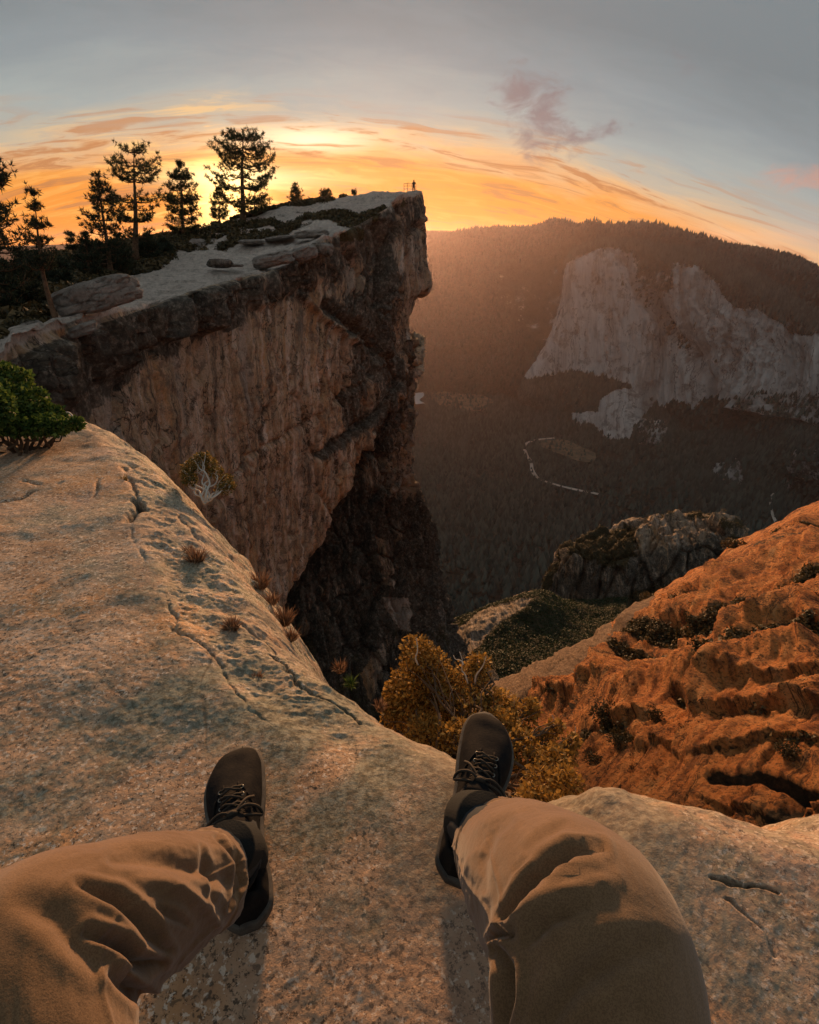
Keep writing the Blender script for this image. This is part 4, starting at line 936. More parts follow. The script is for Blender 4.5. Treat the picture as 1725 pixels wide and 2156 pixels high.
ledge = grid_obj('ledge', P, M_LEDGE, {'edge': lich, 'crack': cm}, keep=keep, flip=False)
tag(ledge, 'tan granite ledge with lichen grown rim under the feet', kind='structure')
def ledge_z(x, y):
    return float(ledge_height(ax_([[x]], float), ax_([[y]], float))[0][0, 0])
def on_ledge(px, py, z0=-0.03):
    q = at_z(px, py, z0)
    for _ in range(3):
        z = ledge_z(q[0], q[1]); q = at_z(px, py, z)
    return q
# rock under and behind the sitter, and the flank of the ledge down into the gully
yb = np.linspace(at_z(862, 2499, 0)[1], -6, 60); xb = np.linspace(-7, 7, 90)
XB, YB = np.meshgrid(xb, yb); ZB = 0.25 * fbm(np.stack([XB, YB, 0 * XB], -1) * .6, 4, seed=220) * sstep(-.6, -3, YB) - .015
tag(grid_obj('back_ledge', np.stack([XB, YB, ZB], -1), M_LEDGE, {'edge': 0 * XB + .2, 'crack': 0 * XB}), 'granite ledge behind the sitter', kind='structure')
q0 = catmull(Le[3:-1], 160); T = np.gradient(q0, axis=0); Nn = np.stack([-T[:, 1], T[:, 0]], -1); Nn /= np.linalg.norm(Nn, axis=1, keepdims=True)
rows = []
for k in range(26):
    f = k / 25; off = 1.15 + 5.0 * f + .0; q = q0 + Nn * off
    rows.append(np.stack([q[:, 0], q[:, 1], np.full(len(q), -3.4 - 34 * f)], -1))
Pk = np.array(rows); Pk += fbm(Pk * .5, 5, .6, 221)[..., None] * ax_([.5, .5, .3])
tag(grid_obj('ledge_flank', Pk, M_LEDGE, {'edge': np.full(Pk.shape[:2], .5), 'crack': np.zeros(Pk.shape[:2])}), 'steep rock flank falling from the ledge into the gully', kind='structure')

# ================================================================== THE SITTING PERSON
M_PANTS, t_, b_ = new_mat('brown_cotton'); o_ = t_.obj()
c_ = t_.mix(t_.ss(t_.noise(o_, 9, 5, .6), .4, .62), (0.160, 0.094, 0.046), (0.200, 0.120, 0.062))
c_ = t_.mix(t_.ss(t_.noise(o_, 750, 2, .8), .56, .42, 0, .5), c_, (0.08, 0.045, 0.022))
th_ = t_.attr('thread'); c_ = t_.mix(t_.m('MULTIPLY', t_.m('MAXIMUM', th_, 0.0), .7), c_, (0.42, 0.29, 0.18)); c_ = t_.mix(t_.m('MULTIPLY', t_.m('MAXIMUM', t_.m('MULTIPLY', th_, -1.0), 0.0), .6), c_, (0.09, 0.05, 0.028))
t_.put(b_.inputs['Base Color'], c_); b_.inputs['Roughness'].default_value = .95; b_.inputs['Specular IOR Level'].default_value = .1
b_.inputs['Sheen Weight'].default_value = .25; b_.inputs['Sheen Roughness'].default_value = .5
wv = t_.noise(t_.scale(o_, (1, 1, 1)), 900, 2, .6); t_.put(b_.inputs['Normal'], t_.bump(t_.noise(o_, 60, 4, .6), .35, .003, t_.bump(wv, .3, .0008)))
M_SUEDE, t_, b_ = new_mat('charcoal_suede'); o_ = t_.obj()
c_ = t_.mix(t_.ss(t_.noise(o_, 22, 6, .7), .42, .66), (0.007, 0.0075, 0.009), (0.019, 0.0165, 0.0145))
t_.put(b_.inputs['Base Color'], c_); b_.inputs['Roughness'].default_value = .85; b_.inputs['Specular IOR Level'].default_value = .08
t_.put(b_.inputs['Normal'], t_.bump(t_.noise(o_, 260, 4, .7), .5, .0015, t_.bump(t_.noise(o_, 35, 4, .6), .3, .004)))
M_RUBBER = plain('grey_rubber', (0.05, 0.046, 0.04), .8, 300, .3, .001, (0.10, 0.09, 0.075), 30)
M_LACE = plain('dark_lace', (0.022, 0.018, 0.014), .8, 500, .6, .001, (0.05, 0.036, 0.024), 60)
M_SOCK = plain('black_knit', (0.010, 0.013, 0.014), .95, 400, .6, .002)
M_LINING = plain('black_lining', (0.012, 0.011, 0.011), .9)
M_EYELET = plain('dull_metal', (0.25, 0.25, 0.22), .4, metallic=.8)
M_SKIN = plain('skin', (0.45, 0.26, 0.18), .55, 80, .2, .002)
M_JACKET = plain('dark_jacket_cloth', (0.03, 0.035, 0.04), .9, 60, .3, .003)

person = empty('person', (0, -.12, 0)); tag(person, 'seated person in brown trousers and charcoal lace-up shoes with bent legs spread', 'person')
PL = ax_([0, .12, 0])      # children are placed relative to the empty

def loft(secs, k=40):
    """secs: list of rings [m, k, 3] -> grid of rings, closed around"""
    return np.array(secs)
def ring_obj(name, Rg, mat, parent, caps=True, attrs=None):
    m, k = Rg.shape[:2]; idx = np.arange(m * k).reshape(m, k); nx = np.roll(idx, -1, 1)
    Q = np.stack([idx[:-1], nx[:-1], nx[1:], idx[1:]], -1).reshape(-1, 4); V = Rg.reshape(-1, 3); Ft = []
    if caps:
        V = np.concatenate([V, Rg[0].mean(0)[None], Rg[-1].mean(0)[None]]); a, b = m * k, m * k + 1
        for j in range(k): Ft += [(idx[0, (j + 1) % k], idx[0, j], a), (idx[-1, j], idx[-1, (j + 1) % k], b)]
    me = raw_mesh(name, V, Q, Ft if Ft else None); me.materials.append(mat); return link(bpy.data.objects.new(name, me), parent)

def interp(xs, ys, x): return catmull_at(xs, ys, x)
def catmull_at(xs, ys, x):
    """smooth monotone-ish interpolation through keys"""
    xs = ax_(xs, float); ys = ax_(ys, float); x = np.asarray(x, float)
    m = np.gradient(ys, xs); i = np.clip(np.searchsorted(xs, x) - 1, 0, len(xs) - 2)
    h = xs[i + 1] - xs[i]; t = np.clip((x - xs[i]) / h, 0, 1)
    return ys[i] * (2 * t ** 3 - 3 * t ** 2 + 1) + h * m[i] * (t ** 3 - 2 * t ** 2 + t) + ys[i + 1] * (3 * t ** 2 - 2 * t ** 3) + h * m[i + 1] * (t ** 3 - t ** 2)

def make_shoe(heel, toe, mirror, toe_lift=0.0, roll=0.0, L=.305):
    """low lace-up suede shoe; local y from heel (0) to toe (L), x outward when mirror is +1"""
    heel = ax_(heel, float); toe = ax_(toe, float); f = toe - heel; f[2] = 0; f /= np.linalg.norm(f)
    fy = ax_([f[0], f[1], toe_lift]); fy /= np.linalg.norm(fy); side = np.cross(fy, [0, 0, 1]); side /= np.linalg.norm(side)
    upv = np.cross(side, fy); cr, sr = math.cos(roll), math.sin(roll); side, upv = side * cr + upv * sr, upv * cr - side * sr
    W = lambda q: heel + PL + q[..., 0:1] * side + q[..., 1:2] * fy + q[..., 2:3] * upv
    ky = [0, .012, .04, .09, .14, .19, .235, .27, .292, .305]
    hw = [.012, .027, .034, .033, .036, .046, .048, .041, .027, .006]
    cx = [0, 0, 0, -.002, -.006, -.008, -.006, 0.000, .004, .006]
    n = 54; yy = (1 - np.cos(np.linspace(0, PI, n))) / 2 * L
    hwv = np.maximum(catmull_at(ky, hw, yy), .004); cxv = catmull_at(ky, cx, yy) * -mirror
    k = 56; th = np.linspace(0, 2 * PI, k, endpoint=False)
    # upper height profile; around the ankle it climbs to the collar
    topz = catmull_at([0, .02, .06, .10, .135, .17, .21, .25, .285, .305], [.070, .088, .092, .090, .086, .078, .064, .053, .042, .022], yy)
    rings = []
    for i in range(n):
        cs, sn = np.cos(th), np.sin(th)
        e = .62 if yy[i] > .12 else .5
        x = np.sign(cs) * np.abs(cs) ** e * hwv[i]
        zz = np.where(sn > 0, np.abs(sn) ** (.9 if yy[i] > .15 else .7) * (topz[i] - .022), -np.abs(sn) ** .4 * .008) + .022
        # narrow the upper towards the instep ridge
        x = x * (1 - .28 * sstep(.03, .085, zz)) 
        y = yy[i] + 0 * x + .012 * sstep(.03, .1, zz) * (1 if yy[i] < .04 else 0)
        x = x + cxv[i]
        rings.append(np.stack([x, y, zz], -1))
    Rg = ax_(rings)
    # creases across the vamp and a toe cap swell
    cre = .0016 * np.sin((Rg[..., 1] - .16) * 380 + 6 * Rg[..., 0] * 20) * np.exp(-((Rg[..., 1] - .185) / .022) ** 2) * (Rg[..., 2] > .04)
    Rg[..., 2] += cre + .0012 * fbm(Rg * 40, 4, seed=301 + int(mirror)) * (Rg[..., 2] > .03)
    # ankle opening: sink the middle of the top between y = .02 and .125
    op = sstep(.012, .03, Rg[..., 1]) * (1 - sstep(.112, .13, Rg[..., 1])); midm = np.exp(-((Rg[..., 0] - cxv[:, None]) / .0195) ** 4)
    Rg[..., 2] -= op * midm * (Rg[..., 2] > .05) * .042
    shoe = ring_obj('shoe', W(Rg), M_SUEDE, person)
    # sole: welt that stands a little proud
    rs = []
    for (zz, gr) in ((.0, -.002), (.002, .0035), (.011, .0052), (.020, .0050), (.024, .003), (.0245, -.004)):
        y2 = np.concatenate([yy, yy[::-1]]); x2 = np.concatenate([hwv, -hwv[::-1]]) + np.concatenate([cxv, cxv[::-1]])
        p = np.stack([x2, y2], -1); c = ax_([0, L / 2]); tnv = np.roll(p, -1, 0) - np.roll(p, 1, 0); nv = np.stack([tnv[:, 1], -tnv[:, 0]], -1); nv /= np.linalg.norm(nv, axis=1, keepdims=True) + 1e-9
        s_ = np.sign(np.sum(nv * (p - c), 1, keepdims=True)); p = p + nv * s_ * gr
        rs.append(np.concatenate([p, np.full((len(p), 1), zz)], 1))
    ring_obj('sole', W(ax_(rs)), M_RUBBER, shoe)
    # quarter overlay: raised seam line along the sides where the eyestays meet the vamp
    def surf(x, y):
        i = np.clip(np.searchsorted(yy, y), 1, n - 1); r = Rg[i]; up = r[r[:, 2] > .022]; j = np.argmin(np.abs(up[:, 0] - x) - 0 * up[:, 2]); return up[j][2]
    T = Tris()
    for sx in (-1, 1):
        pts = []
        for s in np.linspace(0, 1, 12):
            y = .198 - .075 * s; x = sx * (.012 + .006 * s) + float(np.interp(y, yy, cxv)); pts.append([x, y, surf(x, y) + .0022])
        T.tube(W(ax_(pts)), .0022, 5)
        pts = []
        for s in np.linspace(0, 1, 14):
            y = .198 - .055 * s; hwq = float(np.interp(y, yy, hwv)); x = sx * (.012 + (hwq - .012) * s * .96) + float(np.interp(y, yy, cxv)); pts.append([x, y, surf(x, y) + .001 if s < .85 else .03])
        T.tube(W(ax_(pts)), .0023, 5)
    T.build('eyestay', M_SUEDE, shoe)
    # collar roll
    T = Tris(); a = np.linspace(0, 2 * PI, 33); cp = []
    for q in a:
        y = .068 + .058 * math.sin(q); x = .027 * math.cos(q) * (1 - .1 * math.sin(q)) + float(np.interp(y, yy, cxv)); cp.append([x, y, .088 - .004 * math.sin(q)])
    T.tube(W(ax_(cp)), .0046, 8, cap=False); T.build('collar', M_LINING, shoe)
    # tongue
    tg = []
    for s in np.linspace(0, 1, 9):
        y = .185 - .082 * s; z = surf(float(np.interp(y, yy, cxv)), max(y, .132)) + .003 + .018 * s * s
        row = [[(.010 + .009 * s) * q + float(np.interp(y, yy, cxv)), y - .006 * s, z - .004 * q * q] for q in np.linspace(-1, 1, 9)]
        tg.append(row)
    tg = ax_(tg); low = tg.copy(); low[..., 2] -= .004
    Rt = np.concatenate([tg, low[:, ::-1]], 1); ring_obj('tongue', W(Rt), M_SUEDE, shoe)
    # laces: four crossings, then a loose bow
    for j, y in enumerate((.186, .168, .150, .133)):
        T = Tris()
        for sgn in (-1, 1):
            pts = []
            for s in np.linspace(0, 1, 9):
                yq = y - sgn * .004 * 0 - .013 * s * (1 if j < 3 else .4); x = sgn * (-.017 + .034 * s) + float(np.interp(yq, yy, cxv))
                pts.append([x, yq, surf(x, yq) + .0052 + .003 * math.sin(PI * s) + (.001 if sgn > 0 else 0)])
            T.tube(W(ax_(pts)), .0021, 6)
        T.build('lace', M_LACE, shoe)
    T = Tris(); kx = float(np.interp(.125, yy, cxv)); kz = .094
    for pts in ([(0, .124, kz), (.018 * mirror, .128, kz + .006), (.040 * mirror, .120, kz - .004), (.055 * mirror, .104, kz - .020), (.050 * mirror, .098, kz - .022), (.03 * mirror, .108, kz - .004), (0, .122, kz + .002)],
                [(0, .124, kz), (-.020 * mirror, .132, kz + .004), (-.038 * mirror, .134, kz - .012), (-.043 * mirror, .126, kz - .024), (-.03 * mirror, .120, kz - .008), (0, .122, kz)],
                [(0, .124, kz), (.03 * mirror, .118, kz), (.052 * mirror, .110, kz - .022), (.066 * mirror, .108, kz - .040)], [(0, .124, kz), (-.02 * mirror, .150, kz - .008), (-.032 * mirror, .165, kz - .028)]):
        q = catmull(ax_([(a + kx, b, c) for a, b, c in pts]), 22); T.tube(W(q), .0025, 6)
    T.tube(W(ax_([(kx - .007, .124, kz), (kx, .125, kz + .003), (kx + .007, .124, kz)])), .0052, 8)
    T.build('lace_bow', M_LACE, shoe)
    T = Tris()
    for y in (.186, .168, .150):
        for sx in (-1, 1):
            x = sx * .0175 + float(np.interp(y, yy, cxv)); z = surf(x, y) + .003; q = np.linspace(0, 2 * PI, 9)
            T.tube(W(np.stack([x + .0032 * np.cos(q), y + .0032 * np.sin(q), 0 * q + z], -1)), .0009, 4, cap=False)
    tag(T.build('eyelet', M_EYELET, shoe), kind='stuff')
    return shoe, W

def make_leg(hip, knee, ankle, rk, side, folds, seed, cuff_dir, sock_to):
    """trouser leg swept hip > knee > cuff with sewn hem and cloth folds; theta 0 = shin / knee cap side"""
    hip, knee, ankle = (ax_(q, float) for q in (hip, knee, ankle))
    n = 330; k = 260
    a = hip + (knee - hip) * .84; b = knee + (ankle - knee) * .16
    seg1 = [hip + (a - hip) * s for s in np.linspace(0, 1, 60)[:-1]]
    seg2 = [(1 - s) ** 2 * a + 2 * s * (1 - s) * (knee + (knee - (a + b) / 2) * .08) + s * s * b for s in np.linspace(0, 1, 60)[:-1]]
    seg3 = [b + (ankle - b) * s + cuff_dir * .0 * s for s in np.linspace(0, 1, 110)]
    c = ax_(seg1 + seg2 + seg3); L = np.concatenate([[0], np.cumsum(np.linalg.norm(np.diff(c, axis=0), axis=1))]); tot = L[-1]
    s = np.linspace(0, 1, n); c = np.stack([np.interp(s * tot, L, c[:, i]) for i in range(3)], -1)
    for _ in range(12): c[1:-1] = (c[:-2] + 2 * c[1:-1] + c[2:]) / 4
    T = np.gradient(c, axis=0); T /= np.linalg.norm(T, axis=1, keepdims=True)
    pn = np.cross(knee - hip, ankle - knee); pn /= np.linalg.norm(pn)            # leg plane normal
    fwd = np.cross(pn, T); fwd /= np.linalg.norm(fwd, axis=1, keepdims=True)
    if np.dot(fwd[n // 2], knee - (hip + ankle) / 2) < 0: fwd = -fwd
    lat = np.cross(T, fwd)
    sk = np.dot(knee - hip, knee - hip) ** .5 / tot                                # where the knee is
    r = catmull_at([0, sk * .6, sk, sk + (1 - sk) * .35, sk + (1 - sk) * .7, 1.0], rk, s)
    th = np.linspace(-PI, PI, k, endpoint=False); S, TH = np.meshgrid(s, th, indexing='ij')
    rf = r[:, None] * (1 + .06 * np.cos(TH)) * np.ones_like(TH)
    t2 = (S - sk) / (1 - sk)
    D = np.zeros_like(S)
    pc = np.stack([np.cos(TH) * 1.3, np.sin(TH) * 1.3, S * 5.0], -1)
    wob = .10 * fbm(pc * 1.2, 3, seed=seed)
    soft = fbm(pc * ax_([1.0, 1.0, 1.5]), 4, .5, seed + 1)
    D += .0036 * soft + .0009 * fbm(pc * 3.5 + 4, 4, .5, seed + 2, ridged=True)
    D += .0026 * fbm(np.stack([np.cos(TH + S * 5 * side) * 2.2, np.sin(TH + S * 5 * side) * 2.2, S * 4.], -1), 3, .5, seed + 3, ridged=True) * sstep(.15, .5, t2)
    # seam ridge along the outer side and stitched hem
    ds = ((TH - 1.35 * side + PI) % (2 * PI)) - PI; D += .0016 * np.exp(-(ds / .03) ** 2) - .0009 * np.exp(-((ds - .07) / .03) ** 2)
    ds = ((TH + 1.6 * side + PI) % (2 * PI)) - PI; D += .0012 * np.exp(-(ds / .03) ** 2)
    hem = (1 - S) * tot; D += .0018 * sstep(.030, .024, hem) - .0026 * np.exp(-((hem - .027) / .0022) ** 2) + .0030 * np.sin(TH * 3 + 1.1 * seed) * sstep(.16, 0, hem) 
    rr_ = rf + D
    el = 1 - .10 * sstep(.4, 1, t2)
    P3 = c[:, None] + rr_[..., None] * (np.cos(TH)[..., None] * fwd[:, None] + (np.sin(TH) * el)[..., None] * lat[:, None])
    # sculpted creases: each line is followed on the side of the cloth it lies on
    N3 = (np.cos(TH)[..., None] * fwd[:, None] + np.sin(TH)[..., None] * lat[:, None]); vw = ax_([0, 0, EYE]) - P3; vw /= np.linalg.norm(vw, axis=-1, keepdims=True)
    fc = sstep(-.25, .15, np.sum(N3 * vw, -1)); fx, fy_ = project(P3); okz = (P3[..., 1] > -.02); fx = fx + 9 * fbm(P3 * 14, 3, seed=seed + 5); fy_ = fy_ + 9 * fbm(P3 * 14, 3, seed=seed + 6); D2 = np.zeros_like(S)
    for pts, wd, amp, rim in folds:
        dd, tq = seg_dist(fx, fy_, pts); tp_ = .25 + .75 * np.sin(PI * np.clip(tq * .86 + .07, 0, 1)); q = dd / (wd * (.45 + .55 * tp_))
        D2 += amp * tp_ * (np.exp(-q * q) - (.42 * np.exp(-((q - 2.3) / 1.0) ** 2) if rim else 0))
    P3 = P3 + N3 * (D2 * fc * okz)[..., None]
    # slanted hem
    P3 = P3 + (sstep(.12, 0, hem) * np.cos(TH) * .012)[..., None] * cuff_dir
    # turn the hem inside
    last = P3[-1]; cc = last.mean(0); inn = [last + (cc - last) * .045 + T[-1] * .001, last + (cc - last) * .07 - T[-1] * .006, last + (cc - last) * .07 - T[-1] * .05]
    P3 = np.concatenate([P3, ax_(inn)], 0)
    leg = ring_obj('trouser_leg', P3 + PL, M_PANTS, person, caps=False)
    sm = np.exp(-((hem - .0265) / .0011) ** 2) * .9; ds = ((TH - 1.35 * side + PI) % (2 * PI)) - PI
    dash = (np.sin(S * tot * 1500) > -.2) * 1.0; sm = np.maximum(sm, np.exp(-((np.abs(ds) - .050) / .012) ** 2) * dash * .8); sm = np.maximum(sm, -1 + 0 * sm)
    cr_ = np.exp(-(ds / .014) ** 2); sm = np.concatenate([sm - cr_, np.zeros((3, k))], 0); add_attr(leg.data, 'thread', sm)
    return leg

SHOE_L = make_shoe((-.236, .388, .0), (-.340, .680, 0), -1, toe_lift=.02)
SHOE_R = make_shoe((.070, .450, .0), (.165, .745, .0), 1, toe_lift=.10, roll=-.10)

legL = make_leg((-.10, -.12, .19), (-.318, .180, .400), (-.258, .372, .165), [.092, .086, .078, .072, .064, .057], -1,
    [([(160, 1862), (243, 1893), (303, 1940), (352, 2002)], 13, -.009, 1), ([(185, 1962), (253, 1994), (292, 2028), (336, 2024)], 13, -.013, 1), ([(243, 1806), (354, 1812), (445, 1834), (485, 1862)], 17, -.008, 1),
     ([(452, 1762), (492, 1812), (502, 1862), (484, 1912)], 7, -.007, 1), ([(283, 1855), (354, 1866), (430, 1906), (462, 1945)], 15, .007, 0), ([(296, 2112), (342, 2092), (372, 2058)], 10, -.009, 1),
     ([(238, 2054), (303, 2104), (354, 2150)], 14, -.009, 1), ([(40, 1900), (120, 1930), (200, 2030)], 26, -.006, 1), ([(420, 1790), (450, 1850), (448, 1900)], 6, -.004, 1), ([(330, 1905), (400, 1950)], 8, -.004, 1), ([(368, 2046), (420, 1980), (470, 1930)], 3, .002, 0)], 11, ax_([.0, .3, -.9]), None)
legR = make_leg((.070, -.13, .14), (.149, .205, .404), (.120, .405, .165), [.066, .067, .079, .078, .071, .064], 1,
    [([(1066, 1930), (1110, 1868), (1160, 1818), (1205, 1792), (1268, 1784)], 12, -.013, 1), ([(1075, 1945), (1130, 1908), (1190, 1882), (1300, 1850)], 18, .008, 0), ([(1110, 1985), (1150, 1940), (1230, 1905)], 14, -.007, 1),
     ([(1052, 1995), (1074, 2040), (1072, 2100), (1062, 2156)], 11, -.013, 1), ([(1150, 2156), (1215, 2070), (1290, 2010), (1380, 1990)], 28, -.009, 1), ([(1110, 1790), (1160, 1752), (1195, 1730)], 10, -.003, 1),
     ([(1020, 1868), (1014, 1805), (1036, 1752), (1070, 1725)], 12, -.004, 1), ([(1020, 1760), (1050, 1850), (1066, 1925)], 3, .0018, 0), ([(1090, 1830), (1150, 1790), (1180, 1775)], 9, -.003, 1), ([(1030, 1975), (1060, 1960), (1090, 1970)], 8, -.008, 1)], 23, ax_([.0, .3, -.9]), None)

# the body under the clothes: one continuous skinned figure, with socks
def skin_body(name, joints, bones, radii, mat, parent, sub=2):
    me = bpy.data.meshes.new(name); me.from_pydata([tuple(j) for j in joints], bones, [])
    o = link(bpy.data.objects.new(name, me), parent)
    o.modifiers.new('skin', 'SKIN'); sk = me.skin_vertices[0] if me.skin_vertices else None
    if sk is None:
        import bmesh
        bm = bmesh.new(); bm.from_mesh(me); bm.verts.layers.skin.verify(); bm.to_mesh(me); bm.free(); sk = me.skin_vertices[0]
    for i, r in enumerate(radii):
        sk.data[i].radius = (r, r) if not isinstance(r, tuple) else r; sk.data[i].use_root = (i == 0)
    s2 = o.modifiers.new('sub', 'SUBSURF'); s2.levels = sub; s2.render_levels = sub
    dg = bpy.context.evaluated_depsgraph_get(); me2 = bpy.data.meshes.new_from_object(o.evaluated_get(dg)); o.modifiers.clear(); o.data = me2
    me2.materials.clear(); me2.materials.append(mat)
    me2.polygons.foreach_set('use_smooth', np.ones(len(me2.polygons), bool)); return o
J = [(0, -.14, .17), (0, -.24, .34), (0, -.33, .52), (0, -.37, .60), (0, -.385, .68), (0, -.37, .76),
     (-.11, -.11, .19), (-.305, .18, .395), (-.252, .41, .15), (-.256, .45, .06), (-.30, .56, .035),
     (.12, -.13, .19), (.152, .19, .41), (.095, .455, .15), (.092, .50, .06), (.13, .62, .035),
     (-.17, -.36, .52), (-.30, -.50, .28), (-.34, -.55, .04), (.17, -.36, .52), (.30, -.50, .28), (.34, -.55, .04)]
BN = [(0, 1), (1, 2), (2, 3), (3, 4), (4, 5), (0, 6), (6, 7), (7, 8), (8, 9), (9, 10), (0, 11), (11, 12), (12, 13), (13, 14), (14, 15), (2, 16), (16, 17), (17, 18), (2, 19), (19, 20), (20, 21)]
RD = [.12, .12, .13, .06, .055, .10, .085, .055, .038, .036, .022, .085, .055, .038, .036, .022, .06, .042, .03, .06, .042, .03]
body = skin_body('body', [tuple(ax_(j) + PL) for j in J], BN, RD, M_JACKET, person)
for q in ([(-.258, .462, .045), (-.256, .452, .09), (-.250, .430, .13), (-.243, .395, .19)], [(.092, .515, .045), (.092, .503, .09), (.095, .478, .13), (.102, .430, .20)]):
    T = Tris(); T.tube(catmull(ax_(q) + PL, 14), .036, 24); T.build('sock', M_SOCK, person)

# ================================================================== PLANTS NEAR THE LEDGE
def leaf_cloud(T, centres, radii, n_each, size, squash=.8, shell=.55, flat=.5, curl=.25):
    """many small bent leaves in clumps; each leaf is two triangles pairs folded on the midrib"""
    for c, r, n in zip(centres, radii, n_each):
        dirs = RNG.normal(size=(n, 3)); dirs /= np.linalg.norm(dirs, axis=1, keepdims=True)
        rad = r * (shell + (1 - shell) * RNG.random(n) ** .6)
        lump = 1 + .28 * fbm(dirs * 2.2 + c * 3.1, 3, seed=5)
        p = ax_(c) + dirs * (rad * lump)[:, None] * ax_([1, 1, squash])
        ln = size * (.6 + .8 * RNG.random(n)); wd = ln * flat
        d1 = dirs * .7 + RNG.normal(size=(n, 3)) * .8; d1 /= np.linalg.norm(d1, axis=1, keepdims=True)
        d2 = np.cross(d1, RNG.normal(size=(n, 3))); d2 /= np.linalg.norm(d2, axis=1, keepdims=True); d3 = np.cross(d1, d2)
        v0 = p; v1 = p + d1 * (ln * .5)[:, None] + d2 * (wd * .5)[:, None] + d3 * (curl * ln * .3)[:, None]
        v2 = p + d1 * ln[:, None]; v3 = p + d1 * (ln * .5)[:, None] - d2 * (wd * .5)[:, None] + d3 * (curl * ln * .3)[:, None]
        V = np.stack([v0, v1, v2, v3], 1).reshape(-1, 3); b = np.arange(n)[:, None] * 4
        F = np.concatenate([b + ax_([0, 1, 2]), b + ax_([0, 2, 3])], 0); T.add(V, F)
def rand_path(a, b, n=7, w=.12):
    a, b = ax_(a, float), ax_(b, float); t = np.linspace(0, 1, n)[:, None]; L = np.linalg.norm(b - a)
    off = RNG.normal(size=(n, 3)) * w * L * .5; off[0] = 0; off[-1] = 0
    return catmull(a + (b - a) * t + off, n * 2)
def stems(T, root, centres, r0, r1, twigs=3, tl=.5, radii=None):
    for i, c in enumerate(centres):
        pth = rand_path(root, c); m = len(pth); T.tube(pth, np.linspace(r0, r1, m), 5)
        rr2 = radii[i] if radii is not None else .1
        for _ in range(twigs):
            d = RNG.normal(size=3); d[2] = abs(d[2]) * .6; d /= np.linalg.norm(d); st_ = pth[int(m * (.5 + .45 * random.random()))]
            T.tube(rand_path(st_, ax_(c) + d * rr2 * tl * 1.6, 4, .2), np.linspace(r1 * 1.1, r1 * .4, 8), 4)
def px_clumps(lst, dref):
    """(px, py, radius px, horizontal distance) -> centres and radii in metres"""
    cs, rs = [], []
    for x, y, r, hd in lst:
        p = at_h(x, y, hd); dep = p[1] * CP - (p[2] - EYE) * SP; cs.append(p); rs.append(r / F_PX * dep)
    return cs, rs

# green manzanita at the far left of the ledge
cs, rs = px_clumps([(-60, 815, 70, 3.4), (10, 810, 50, 3.3), (0, 850, 52, 3.15), (56, 850, 42, 3.2), (50, 878, 36, 3.1), (106, 878, 28, 3.15), (100, 893, 24, 3.05), (142, 893, 14, 3.05), (-40, 860, 60, 3.0), (160, 892, 12, 3.0), (-100, 850, 70, 3.1), (0, 892, 26, 2.98), (40, 896, 24, 2.98), (80, 898, 22, 2.98), (-40, 892, 30, 2.95), (120, 900, 18, 2.98)], 3)
sh = empty('manzanita_bush', (cs[2][0], cs[2][1], -.1)); tag(sh, 'leafy green manzanita bush on the far left rim of the ledge', 'bush')
T = Tris(); leaf_cloud(T, [c - ax_(sh.location) for c in cs], rs, [int(90000 * r * r / .09 * .19) + 150 for r in rs], .021, .85, .72, .6); o = T.build('foliage', M_GREEN, sh)
T = Tris(); stems(T, ax_([0, 0, .0]), [c - ax_(sh.location) for c in cs], .012, .004, 3, .5, rs); T.build('stem', M_TWIG, sh)
rt = on_ledge(178, 898); rt2 = rt - ax_(sh.location); T = Tris()
T.tube(catmull(ax_([rt2 + [-.16, .05, .06], rt2 + [-.08, .02, .075], rt2 + [-.04, 0, .04], rt2 + [.0, -.0, .0], rt2 + [.01, -.02, -.02]]), 16), .006, 5)
T.build('root', M_BLEACH, sh)

# golden oak bush beyond the toes
gl = [(880, 1375, 38, 1.75), (905, 1400, 42, 1.75), (925, 1440, 48, 1.7), (870, 1440, 52, 1.7), (850, 1500, 48, 1.6), (930, 1490, 55, 1.6), (990, 1430, 40, 1.7), (1010, 1400, 26, 1.75), (990, 1500, 52, 1.55), (1050, 1490, 45, 1.6), (900, 1550, 45, 1.4), (960, 1560, 48, 1.35),
      (1020, 1560, 48, 1.35), (1090, 1520, 38, 1.55), (1120, 1490, 22, 1.6), (1090, 1580, 45, 1.35), (1060, 1530, 40, 1.45), (1150, 1560, 26, 1.5), (1170, 1530, 16, 1.5), (1160, 1610, 42, 1.3), (1205, 1560, 16, 1.45), (1190, 1590, 24, 1.4), (1140, 1650, 42, 1.15), (1190, 1650, 34, 1.2), (1120, 1690, 34, 1.05), (1170, 1700, 30, 1.05), (835, 1460, 30, 1.7), (825, 1500, 26, 1.6)]
cs, rs = px_clumps(gl, 2)
root = at_h(1010, 1640, 1.15); bsh = empty('golden_oak_bush', root); tag(bsh, 'rusty golden scrub oak bush growing below the rim behind the shoes', 'bush')
L0 = ax_(bsh.location); T = Tris(); leaf_cloud(T, [c - L0 for c in cs], rs, [int(125000 * r * r * (.7 + .6 * random.random())) + 50 for r in rs], .0175, .95, .30, .62); T.build('foliage', M_GOLD, bsh)
T = Tris(); stems(T, ax_([0, 0, -.05]), [c - L0 for c in cs], .009, .003, 4, .6, rs); T.build('stem', M_TWIG, bsh)
T = Tris()
for (x, y), (x2, y2) in (((985, 1440), (968, 1372)), ((975, 1400), (955, 1380)), ((1000, 1440), (1024, 1382)), ((880, 1400), (876, 1342)), ((1200, 1600), (1212, 1530)), ((1170, 1560), (1162, 1505))):
    T.tube(rand_path(at_h(x, y, 1.6) - L0, at_h(x2, y2, 1.65) - L0, 5, .1), np.linspace(.004, .0012, 10), 4)
tag(T.build('bare_twig', M_BLEACH, bsh), kind='stuff')

